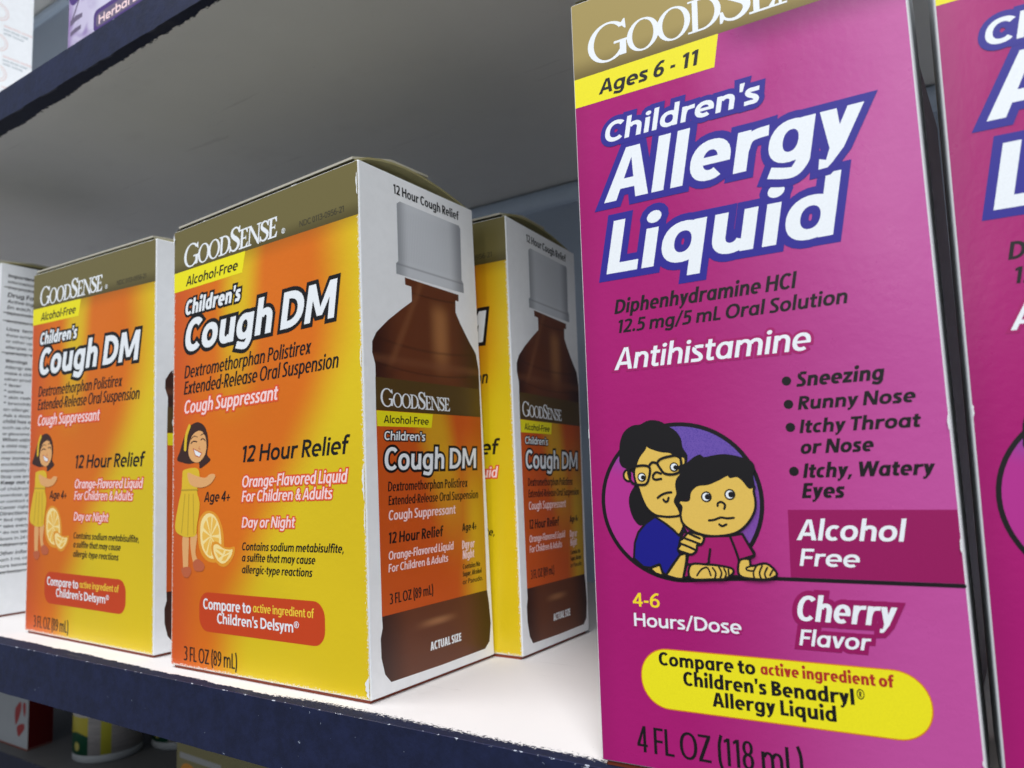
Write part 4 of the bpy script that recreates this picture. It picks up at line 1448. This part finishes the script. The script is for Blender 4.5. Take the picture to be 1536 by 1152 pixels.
def carton(corners, fronts, label, cat, group, name='medicine_carton', body_mat=None, lid=None, corner_scuff=0):
    """corners in mm: four at the foot (front-left, front-right, back-right, back-left) then four at the top"""
    C = [Vector(c) * 0.001 for c in corners]
    base = Vector(((C[0].x + C[2].x) / 2, (C[0].y + C[2].y) / 2, C[0].z))
    root = empty(name, base)
    tag(root, label, cat, group)
    ctr0 = (C[0] + C[1] + C[2] + C[3]) / 4
    foot = [ctr0 + (p - ctr0) * 0.972 for p in C[:4]]
    mesh_obj('bottom_flap', foot + [p + Vector((0, 0, 0.0012)) for p in foot], HEX, FLAP_CARD, root)  # inset russet flap, added to give a reddish contact shadow line
    C = [p + Vector((0, 0, 0.0008)) for p in C[:4]] + C[4:]
    body = mesh_obj('body', C, HEX, body_mat or WHITE_CARD, root)
    bevel(body, 0.00045, 2)
    for (pname, which, w, h, mat, sheet) in fronts:
        if which == 'front':
            q = [C[0], C[1], C[4], C[5]]
        else:
            q = [C[1], C[2], C[5], C[6]]
        nrm = (q[1] - q[0]).cross(q[2] - q[0]).normalized()
        ctr = (q[0] + q[1] + q[2] + q[3]) / 4
        P = [p + nrm * 0.00003 for p in q]

        def at(u, v):
            return P[0] * (1 - u) * (1 - v) + P[1] * u * (1 - v) + P[2] * (1 - u) * v + P[3] * u * v
        e = 0.3
        us, vs_ = [e / w, 1 - e / w], [e / h, 1 - e / h]
        vv, uv = [], []
        nx, ny = 6, 10
        for j in range(ny + 1):
            for i in range(nx + 1):
                u = us[0] + (us[1] - us[0]) * i / nx
                v = vs_[0] + (vs_[1] - vs_[0]) * j / ny
                vv.append(at(u, v))
                uv.append((u * w, v * h))
        ff = [(j * (nx + 1) + i, j * (nx + 1) + i + 1, (j + 1) * (nx + 1) + i + 1, (j + 1) * (nx + 1) + i) for j in range(ny) for i in range(nx)]
        pan = mesh_obj(pname, vv, ff, mat, root, uvs=uv)
        lay(sheet, P, w, h, pan)
        if which == 'front' and h > 120:
            lay(scuffs(w, h, corner_scuff), P, w, h, pan)
    if lid:
        add_lid(root, C, *lid)
    return root


def add_lid(root, C, bulge, mat, peak=0.45, slab=True):
    """closed top: an arched tuck flap and the edge of the lid lying over it"""
    L, R, BR, BL = C[4], C[5], C[6], C[7]
    nseg = 10
    vv, ff = [], []
    for j in range(nseg + 1):
        t = j / nseg
        z = bulge * math.sin(math.pi * min(1, max(0, t ** (0.8)))) ** 0.9
        for s_, a, b in ((0.02, L, BL), (0.5, None, None), (0.985, R, BR)):
            if a is None:
                p = (L.lerp(BL, t) + R.lerp(BR, t)) / 2 + Vector((0, 0, z * 1.1 + 0.0003))
            else:
                p = L.lerp(BL, t).lerp(R.lerp(BR, t), s_) + Vector((0, 0, z + 0.0003))
            vv.append(p)
    n1 = len(vv)
    vv += [p - Vector((0, 0, 0.0006)) for p in vv]
    for j in range(nseg):
        for i in range(2):
            a, b, c, d = j * 3 + i, j * 3 + i + 1, (j + 1) * 3 + i + 1, (j + 1) * 3 + i
            ff.append((a, b, c, d))
            ff.append((n1 + a, n1 + d, n1 + c, n1 + b))
        ff.append((j * 3 + 2, n1 + j * 3 + 2, n1 + (j + 1) * 3 + 2, (j + 1) * 3 + 2))
        ff.append((j * 3, (j + 1) * 3, n1 + (j + 1) * 3, n1 + j * 3))
    mesh_obj('tuck_flap', vv, ff, mat, root, smooth=False)
    if slab:
        # lid panel hinged at the front edge, standing a little open
        f0, f1 = 0.0, 0.62
        vv = []
        for t, z in ((f0, 0.0006), (0.3, bulge * 0.93 + 0.0008), (f1, bulge * 1.12 + 0.0004)):
            for s_ in (0.03, 0.975):
                vv.append(L.lerp(BL, t).lerp(R.lerp(BR, t), s_) + Vector((0, 0, z)))
        n1 = len(vv)
        vv += [p + Vector((0, 0, 0.00065)) for p in vv]
        ff = []
        for j in range(2):
            a, b, c, d = j * 2, j * 2 + 1, j * 2 + 3, j * 2 + 2
            ff += [(a, d, c, b), (n1 + a, n1 + b, n1 + c, n1 + d), (b, c, n1 + c, n1 + b), (a, n1 + a, n1 + d, d)]
        ff += [(0, 1, n1 + 1, n1), (4, n1 + 4, n1 + 5, 5)]
        mesh_obj('top_flap', vv, ff, GREY_CARD, root)


SF, SS, SA, SD = front_cough(), side_cough(), front_allergy(), drug_facts()
cf = ('front_panel', 'front', CW, CH, m_cough, SF)
cs = ('side_panel', 'side', CD, CH, SOFT_WHITE, SS)
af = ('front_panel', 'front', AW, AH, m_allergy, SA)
GC = 'orange and yellow cough medicine cartons'
GA = 'magenta allergy medicine cartons'

carton([(-123.2, 6.12, 0), (-41.59, 6.55, 0), (-41.76, 58.3, 0), (-125.0, 57.8, 0), (-121.13, 4.05, 132.42), (-41.51, 4.41, 135.9), (-41.67, 53.5, 135.42), (-121.29, 53.14, 131.94)],
       [cf, cs], 'front orange and yellow cough carton, largest of its kind, whole brown bottle on its side', 'carton', GC, lid=(0.0042, KHAKI_CARD), corner_scuff=1)
carton([(-227.0, 12.1, 0), (-138.88, 10.18, 0), (-137.03, 58.08, 0), (-220.97, 58.44, 0), (-224.54, 9.98, 137.57), (-137.58, 8.13, 134.94), (-135.66, 58.03, 134.99), (-220.97, 58.44, 135.0)],
       [cf, cs], 'orange and yellow cough carton at left, next to the white drug facts carton', 'carton', GC, lid=(0.0008, KHAKI_CARD))
carton([(-117.0, 58.6, 0), (-32.1, 59.0, 0), (-32.44, 100.04, 0), (-116.16, 94.07, 0), (-117.01, 60.63, 134.97), (-34.33, 61.01, 134.19), (-34.65, 105.15, 131.57), (-117.33, 104.78, 132.35)],
       [cf, cs], 'cough carton standing farthest back, front mostly hidden, left of the large magenta carton', 'carton', GC, lid=(0.0034, KHAKI_CARD))
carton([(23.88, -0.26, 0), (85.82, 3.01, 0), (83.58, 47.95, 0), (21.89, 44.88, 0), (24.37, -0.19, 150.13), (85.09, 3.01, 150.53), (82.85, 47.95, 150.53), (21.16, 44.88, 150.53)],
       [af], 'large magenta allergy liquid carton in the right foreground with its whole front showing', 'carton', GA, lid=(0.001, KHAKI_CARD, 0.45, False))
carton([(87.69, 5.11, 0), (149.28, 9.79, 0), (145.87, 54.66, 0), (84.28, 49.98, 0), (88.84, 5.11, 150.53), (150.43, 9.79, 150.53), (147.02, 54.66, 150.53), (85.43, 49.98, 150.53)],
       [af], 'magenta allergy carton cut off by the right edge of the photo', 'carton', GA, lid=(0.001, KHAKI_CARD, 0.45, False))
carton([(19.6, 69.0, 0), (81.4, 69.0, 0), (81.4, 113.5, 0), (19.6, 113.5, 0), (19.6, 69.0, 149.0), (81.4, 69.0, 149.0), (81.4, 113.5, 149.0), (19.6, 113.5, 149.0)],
       [af], 'shadowed carton behind the large magenta one, glimpsed through the gap between two magenta cartons', 'carton', GA, body_mat=mat_card('shade_dark_card', (96, 78, 84)), lid=(0.001, KHAKI_CARD, 0.45, False))  # body colour darkened to paint in the shade of the gap
dfp = ('drug_facts_panel', 'side', AD, AH, SOFT_WHITE, SD)
carton([(-336.5, 18.5, 0), (-275.0, 19.0, 0), (-275.8, 64.5, 0), (-337.0, 64.0, 0), (-336.5, 18.5, 153.6), (-275.0, 19.0, 153.8), (-275.8, 64.5, 153.2), (-337.0, 64.0, 153.2)],
       [dfp], 'carton at the far left with white drug facts text panel facing the gap', 'carton', GA, lid=(0.0016, KHAKI_CARD))


def plain_panel(name, w, h, rgb):
    return mat_card(name, rgb, 0.45)


# upper shelf: white carton and purple carton
SU = Sheet()
for k, (yy, n_) in enumerate(((95, 3), (60, 3), (25, 3))):
    for j in range(3):
        SU.text('panel_lettering', ('Each pack contains', 'individually wrapped', 'sugar free drops')[j], 8, 36, yy - 5 * j, 2.2, 'w', 0)
S2 = Sheet()
ZU = 211.0
for k, zc in enumerate((93, 76, 59, 42)):
    S2.add('round_emblem', stroke(circle(28 + 7, zc, 4.6, 4.6, 26), 0.35, True, smooth=False), I('palered'), 0)
    S2.add('round_emblem', stroke(circle(35, zc, 3.5, 3.5, 26), 0.25, True, smooth=False), I('palered'), 1)
    for j, s in enumerate(('temporarily soothes', 'sore throat relief', 'with honey')):
        vs = text_shape(s, 37.5, 37.5 + 14 - 2 * j, zc - 7.4 - 2.1 * j, 1.3, 0.03)
        S2.comps('panel_lettering', vs, I('grey' if j else 'palered'), 0)
carton([(-400, 3, ZU), (-335, 3, ZU), (-335, 55, ZU), (-400, 55, ZU), (-400, 3, ZU + 115), (-335, 3, ZU + 115), (-335, 55, ZU + 115), (-400, 55, ZU + 115)],
       [('side_panel', 'side', 52.0, 115.0, SOFT_WHITE, S2)], 'white carton with faint red rings on the shelf above, top left corner', 'carton', None, name='white_carton')


def mat_lilac():
    n = N('lilac_swirl_print')
    p = uvmm(n)
    x, y, _ = n.xyz(p)
    g = n.noise(p, 0.09, 2.0, 0.5, 0.6)
    col = n.mix(n.step(g, 0.4, 0.62), srgb(196, 188, 214), srgb(150, 130, 178))
    col = n.mix(n.math('MULTIPLY', n.math('SUBTRACT', 1.0, n.step(x, 0.0, 5.0)), 0.7), col, srgb(140, 112, 166))
    col = n.mix(n.step(x, 12.0, 24.0), col, srgb(206, 202, 222))
    return n.done(col, 0.4, 0.5)


S3 = Sheet()
S3.add('product_badge', poly(rrect(18.4, 5.2, 82.0, 13.8, 2.4)), I('purple'), 1)
S3.add('product_badge', poly(rrect(20.0, 6.8, 81.0, 12.0, 2.0)), I('greyp'), 2)
S3.text('badge_lettering', 'Herbal Lozenges', 22, 72, 7.6, 3.4, 'pB', 3)
S3.add('berry_picture', poly(circle(4.5, 27.5, 4.4, 5.6)), I('purple'), 1)
S3.add('berry_picture', poly(circle(3.6, 29.0, 1.5, 2.5)), I('greyp'), 2)
S3.add('berry_picture', poly([(-0.0 + 1.6, 16.2), (5.5, 17.2), (10.3, 16.6), (10.2, 15.0), (5.6, 14.9), (1.8, 14.0)]), I('greyp'), 1)
S3.add('berry_picture', poly([(2.0, 11.6), (5.0, 12.2), (9.6, 12.2), (9.4, 10.6), (5.2, 10.4), (2.0, 9.9)]), I('greyp'), 1)
S3.add('berry_picture', stroke([(9.0, 30.0), (8.0, 24.0), (5.0, 19.0), (2.6, 16.0)], 0.9), I('greyp'), 3)
carton([(-191.2, 4.0, ZU), (-96, 4.0, ZU), (-96, 52, ZU), (-191.2, 52, ZU), (-191.2, 4.0, ZU + 90), (-96, 4.0, ZU + 90), (-96, 52, ZU + 90), (-191.2, 52, ZU + 90)],
       [('front_panel', 'front', 95.2, 90.0, mat_lilac(), S3)], 'lilac and purple carton on the shelf above, right of the white one', 'carton', None, name='lozenge_carton')

# lower shelf goods
ZL = -110.0
m_red = mat_card('dark_red_card', (104, 12, 18), 0.45)
S4 = Sheet()
S4.add('leaf_emblem', poly(catmull([(33.0, 22.5), (37.5, 27.0), (40.5, 28.0), (41.0, 24.0), (38.5, 18.0), (34.5, 13.0), (33.0, 16.0)])), I('redl'), 0)
S4.add('leaf_emblem', poly(catmull([(43.2, 27.5), (46.4, 27.8), (47.0, 23.0), (45.4, 19.5), (43.4, 23.0)])), I('redl'), 0)
S4.add('leaf_emblem', poly(catmull([(36.0, 12.0), (40.0, 14.2), (45.0, 15.0), (46.0, 12.4), (42.0, 8.6), (38.6, 6.4), (36.4, 8.6)])), I('redl'), 0)
S5 = Sheet()
S5.add('side_lettering', poly(_rect(4, 4, 6, 5)), m_red, 0)
carton([(-493, 113.2, ZL), (-443.0, 113.2, ZL), (-445.6, 130.0, ZL), (-495.6, 130.0, ZL), (-493, 113.2, ZL + 70), (-443.0, 113.2, ZL + 70), (-445.6, 130.0, ZL + 70), (-495.6, 130.0, ZL + 70)],
       [('front_panel', 'front', 50.0, 70.0, mat_card('shaded_white_card', (188, 192, 198)), S4), ('side_panel', 'side', 17.0, 70.0, m_red, S5)],  # white front greyed in colour to hold the lower shelf's shade
       'white and dark red carton with red leaf marks on the shelf below', 'carton', None, name='red_white_carton')


def lathe(name, prof, cx, cy, z0, mat, parent, seg=40):
    vv, ff = [], []
    for r, z in prof:
        for k in range(seg):
            a = 6.28318 * k / seg
            vv.append((cx + r * math.cos(a), cy + r * math.sin(a), z0 + z))
    for j in range(len(prof) - 1):
        for k in range(seg):
            k2 = (k + 1) % seg
            ff.append((j * seg + k, j * seg + k2, (j + 1) * seg + k2, (j + 1) * seg + k))
    ff.append(tuple(range(seg))[::-1])
    ff.append(tuple((len(prof) - 1) * seg + k for k in range(seg)))
    return mesh_obj(name, vv, ff, mat, parent, smooth=True)


def mat_wrap(cx, cy):
    """label wound round a small bottle: green foot, yellow band, pale info panel, yellow stripe"""
    n = N('green_yellow_wrap_label')
    x, y, z = n.xyz(n.geo())
    ang = n.math('ARCTAN2', n.math('SUBTRACT', y, cy), n.math('SUBTRACT', x, cx))
    zz = n.math('SUBTRACT', z, -0.110)
    wav = n.math('ADD', zz, n.math('MULTIPLY', n.math('SINE', n.math('MULTIPLY', ang, 5.0)), 0.0012))
    col = n.mix(n.math('GREATER_THAN', wav, 0.0165), srgb(20, 84, 58), srgb(206, 190, 60))
    col = n.mix(n.math('GREATER_THAN', zz, 0.0265), col, srgb(196, 190, 186))
    info = n.math('GREATER_THAN', ang, -1.10)
    stripes = n.math('GREATER_THAN', n.noise(n.scale(n.geo(), (60, 60, 2400)), 1.0, 2.0), 0.55)
    pale = n.mix(n.math('MULTIPLY', stripes, 0.35), srgb(178, 172, 172), srgb(110, 110, 114))
    col = n.mix(info, col, pale)
    col = n.mix(n.math('MULTIPLY', n.math('GREATER_THAN', ang, -0.72), n.math('LESS_THAN', ang, -0.42)), col, srgb(196, 190, 60))
    fl = n.math('LESS_THAN', n.math('ADD', n.math('POWER', n.math('MULTIPLY', n.math('ADD', ang, 1.55), 0.0195), 2.0), n.math('POWER', n.math('SUBTRACT', zz, 0.0095), 2.0)), 0.0000065)
    col = n.mix(fl, col, srgb(230, 216, 120))
    return n.done(col, 0.4, 0.5)


PLASTIC = mat_card('shaded_white_plastic', (180, 184, 188), 0.4)  # white plastic greyed, shade of the lower shelf put into its colour
for (cx, cy, lb) in ((-0.3935, 0.1375, 'small white bottle with green and yellow label on the shelf below, beside the red carton'),
                     (-0.3705, 0.1745, 'second small green labelled bottle on the shelf below, mostly hidden behind the first')):
    rt = empty('supplement_bottle', (cx, cy, ZL * 0.001))
    tag(rt, lb, 'bottle', 'green labelled bottles on the shelf below')
    r = 0.0195
    lathe('bottle_body', [(r * 0.94, 0), (r, 0.0012), (r, 0.004), (r * 0.985, 0.0046), (r * 0.985, 0.045), (r, 0.046), (r * 0.96, 0.052), (r * 0.72, 0.057), (r * 0.68, 0.0575)], cx, cy, ZL * 0.001, PLASTIC, rt)
    lathe('label', [(r * 1.0, 0.0049), (r * 1.0, 0.0446)], cx, cy, ZL * 0.001, mat_wrap(cx, cy), rt)
    cap = lathe('cap', [(r * 0.80, 0.0578), (r * 0.82, 0.059), (r * 0.82, 0.070), (r * 0.76, 0.0715)], cx, cy, ZL * 0.001, PLASTIC, rt)

S6 = Sheet()
S6.add('front_print', poly([(3, 22), (40, 22), (40, 25), (3, 25)]), I('silver'), 0)
S6.add('front_print', poly(catmull([(2, 8), (6, 19), (16, 19), (20, 12), (12, 4)])), I('rind'), 0)
S6.add('front_print', poly(catmull([(18, 8), (22, 17), (36, 17), (44, 12), (40, 5)])), I('redl'), 1)
carton([(-289, 116, ZL), (-205, 112, ZL), (-203, 140, ZL), (-287, 144, ZL), (-289, 116, ZL + 34), (-205, 112, ZL + 34), (-203, 140, ZL + 34), (-287, 144, ZL + 34)],
       [('front_panel', 'front', 84.0, 34.0, KHAKI_CARD, S6)], 'low khaki carton on the shelf below, only its top strip in view', 'carton', None, name='khaki_carton')

# ------------------------------------------------------------------ shelving


def mat_shelf_top(name, base, rough):
    n = N(name)
    g = n.geo()
    x, y, z = n.xyz(g)
    p = n.scale(g, (1000, 1000, 1000))
    col = n.mix(n.noise(p, 0.05, 5.0, 0.6), tuple(v * 0.93 for v in base[:3]) + (1,), base)
    # stray paint dragged over the front edge
    y0 = n.math('SUBTRACT', -0.0010, n.math('MULTIPLY', n.math('MINIMUM', x, 0.0), 0.0255))
    jag = n.math('MULTIPLY', n.math('SUBTRACT', n.noise(n.scale(g, (420, 900, 420)), 1.0, 6.0, 0.75), 0.5), 0.0042)
    jag = n.math('ADD', jag, n.math('MULTIPLY', n.math('SUBTRACT', n.noise(n.scale(g, (45, 60, 45)), 1.0, 2.0, 0.5), 0.5), 0.003))
    edge = n.math('LESS_THAN', n.math('SUBTRACT', y, y0), jag)
    # dry brush smear near the middle and right
    fine = n.noise(n.scale(g, (900, 1500, 500)), 1.0, 5.0, 0.8)
    lim = n.math('ADD', y0, n.math('MULTIPLY', n.step(x, -0.09, -0.05), 0.0045))
    fade = n.step(n.math('SUBTRACT', lim, y), -0.0005, 0.0055)
    smear = n.math('GREATER_THAN', n.math('ADD', fine, n.math('MULTIPLY', fade, 0.45)), 0.66)
    smear = n.math('MULTIPLY', smear, n.math('GREATER_THAN', lim, y))
    m = n.math('MAXIMUM', edge, smear)
    navy = n.mix(n.noise(p, 0.4, 3.0), srgb(17, 21, 40), srgb(28, 34, 60))
    m = n.math('MULTIPLY', m, n.math('GREATER_THAN', z, -0.004))
    col = n.mix(m, col, navy)
    # dust, long drag marks left by cartons, a few grey smudges
    drag = n.math('GREATER_THAN', n.noise(n.scale(g, (14, 260, 14)), 1.0, 5.0, 0.65, 0.4), 0.665)
    col = n.mix(n.math('MULTIPLY', drag, 0.16), col, srgb(140, 134, 132))
    smu = n.step(n.noise(n.scale(g, (30, 40, 30)), 1.0, 4.0, 0.6), 0.55, 0.8)
    col = n.mix(n.math('MULTIPLY', smu, 0.12), col, srgb(158, 152, 150))
    sp = n.math('GREATER_THAN', n.noise(p, 0.9, 2.0, 0.5), 0.76)
    col = n.mix(n.math('MULTIPLY', sp, 0.25), col, srgb(120, 112, 100))
    n.bump(n.noise(p, 0.25, 4.0, 0.6), 0.15, 0.0003)
    return n.done(col, rough, 0.2)


def mat_navy(z_top):
    n = N('navy_edge_paint')
    g = n.geo()
    x, y, z = n.xyz(g)
    p = n.scale(g, (1000, 1000, 1000))
    col = n.mix(n.step(n.noise(p, 0.22, 4.0, 0.7), 0.3, 0.7), srgb(20, 26, 52), srgb(27, 34, 66))
    chips = n.math('GREATER_THAN', n.noise(p, 0.55, 3.0, 0.55, 0.5), 0.735)
    col = n.mix(n.math('MULTIPLY', chips, 0.7), col, srgb(150, 160, 178))
    d = n.math('SUBTRACT', z_top, z)
    worn = n.math('LESS_THAN', d, n.math('MULTIPLY', n.math('SUBTRACT', n.noise(n.scale(g, (260, 10, 700)), 1.0, 5.0, 0.7), 0.56), 0.0042))
    col = n.mix(n.math('MULTIPLY', worn, 0.75), col, srgb(190, 196, 210))
    n.bump(n.noise(p, 0.5, 4.0, 0.6), 0.35, 0.0003)
    return n.done(col, 0.45, 0.4)


X0, X1, YB = -0.75, 0.45, 0.2
m_top = mat_shelf_top('white_laminate', srgb(212, 207, 205), 0.75)
m_under = mat_shelf_top('pale_laminate', srgb(230, 229, 226), 0.6)


def shelf(z_top, thick, y_front, mat, label, jag):
    root = empty('shelf', (0, 0, z_top - thick))
    tag(root, label, None, None, 'structure')
    bd = mesh_obj('shelf_board', box_verts(X0, X1, y_front, YB, z_top - thick, z_top), HEX, mat, root)
    # painted front edge: a thin skin with ragged lower rim
    N_ = 520
    vv, ff = [], []
    xa, xb = X0, X1
    for i in range(N_ + 1):
        x = xa + (xb - xa) * i / N_
        a = noise.noise(Vector((x * 90, z_top * 50, 0))) + 0.6 * noise.noise(Vector((x * 420, z_top * 50, 3)))
        drop = jag * max(0.0, a)
        for yy in (y_front - 0.00025, y_front + 0.0004 if drop > 0.0002 else y_front - 0.00001):
            vv.append((x, yy, z_top - thick - drop))
        vv.append((x, y_front - 0.00025, z_top - 0.0001))
        vv.append((x, y_front - 0.00001, z_top))
    for i in range(N_):
        a, b = i * 4, i * 4 + 4
        ff += [(a, b, b + 2, a + 2), (a + 1, b + 1, b, a), (a + 2, b + 2, b + 3, a + 3)]
    mesh_obj('edge_paint', vv, ff, mat_navy(z_top), root)
    return root


shelf(0.0, 0.0164, -0.0016, m_top, 'white shelf with navy painted front edge carrying the cough and allergy cartons', 0.00015)
shelf(0.2110, 0.0122, -0.0016, m_under, 'pale shelf above with navy painted front edge', 0.0007)
shelf(-0.110, 0.0164, 0.1050, mat_shelf_top('shaded_laminate', srgb(120, 120, 122), 0.6), 'shade-darkened lower shelf with navy edge under the middle shelf', 0.0003)  # laminate greyed to paint in the shade under the middle shelf
shelf(0.5150, 0.0122, -0.0016, m_under, 'topmost pale shelf', 0.0008)


def mat_back():
    n = N('blue_grey_panel_paint')
    g = n.geo()
    p = n.scale(g, (1000, 1000, 1000))
    col = n.mix(n.noise(p, 0.02, 3.0), srgb(160, 174, 194), srgb(176, 188, 206))
    n.bump(n.noise(p, 0.6, 3.0), 0.1, 0.0002)
    return n.done(col, 0.4, 0.5)


m_back = mat_back()
bp = empty('back_panel', (0, YB, -0.35))
tag(bp, 'blue grey back panel of the shelving', None, None, 'structure')
mesh_obj('panel_sheet', box_verts(X0, X1, YB, YB + 0.004, -0.35, 0.55), HEX, m_back, bp)
RAIL = mat_card('pale_blue_rail', (196, 212, 232), 0.35)
for zz in (0.1988, 0.5028, -0.0164):
    vv, ff = [], []
    K = 10
    for x in (X0, X1):
        for k in range(K + 1):
            a = math.pi * k / K
            vv.append((x, YB - 0.0045 * math.sin(a), zz - 0.0055 - 0.0052 * math.cos(a)))
    for k in range(K):
        ff.append((k, k + 1, K + 1 + k + 1, K + 1 + k))
    mesh_obj('back_rail', vv, ff, RAIL, bp, smooth=True)
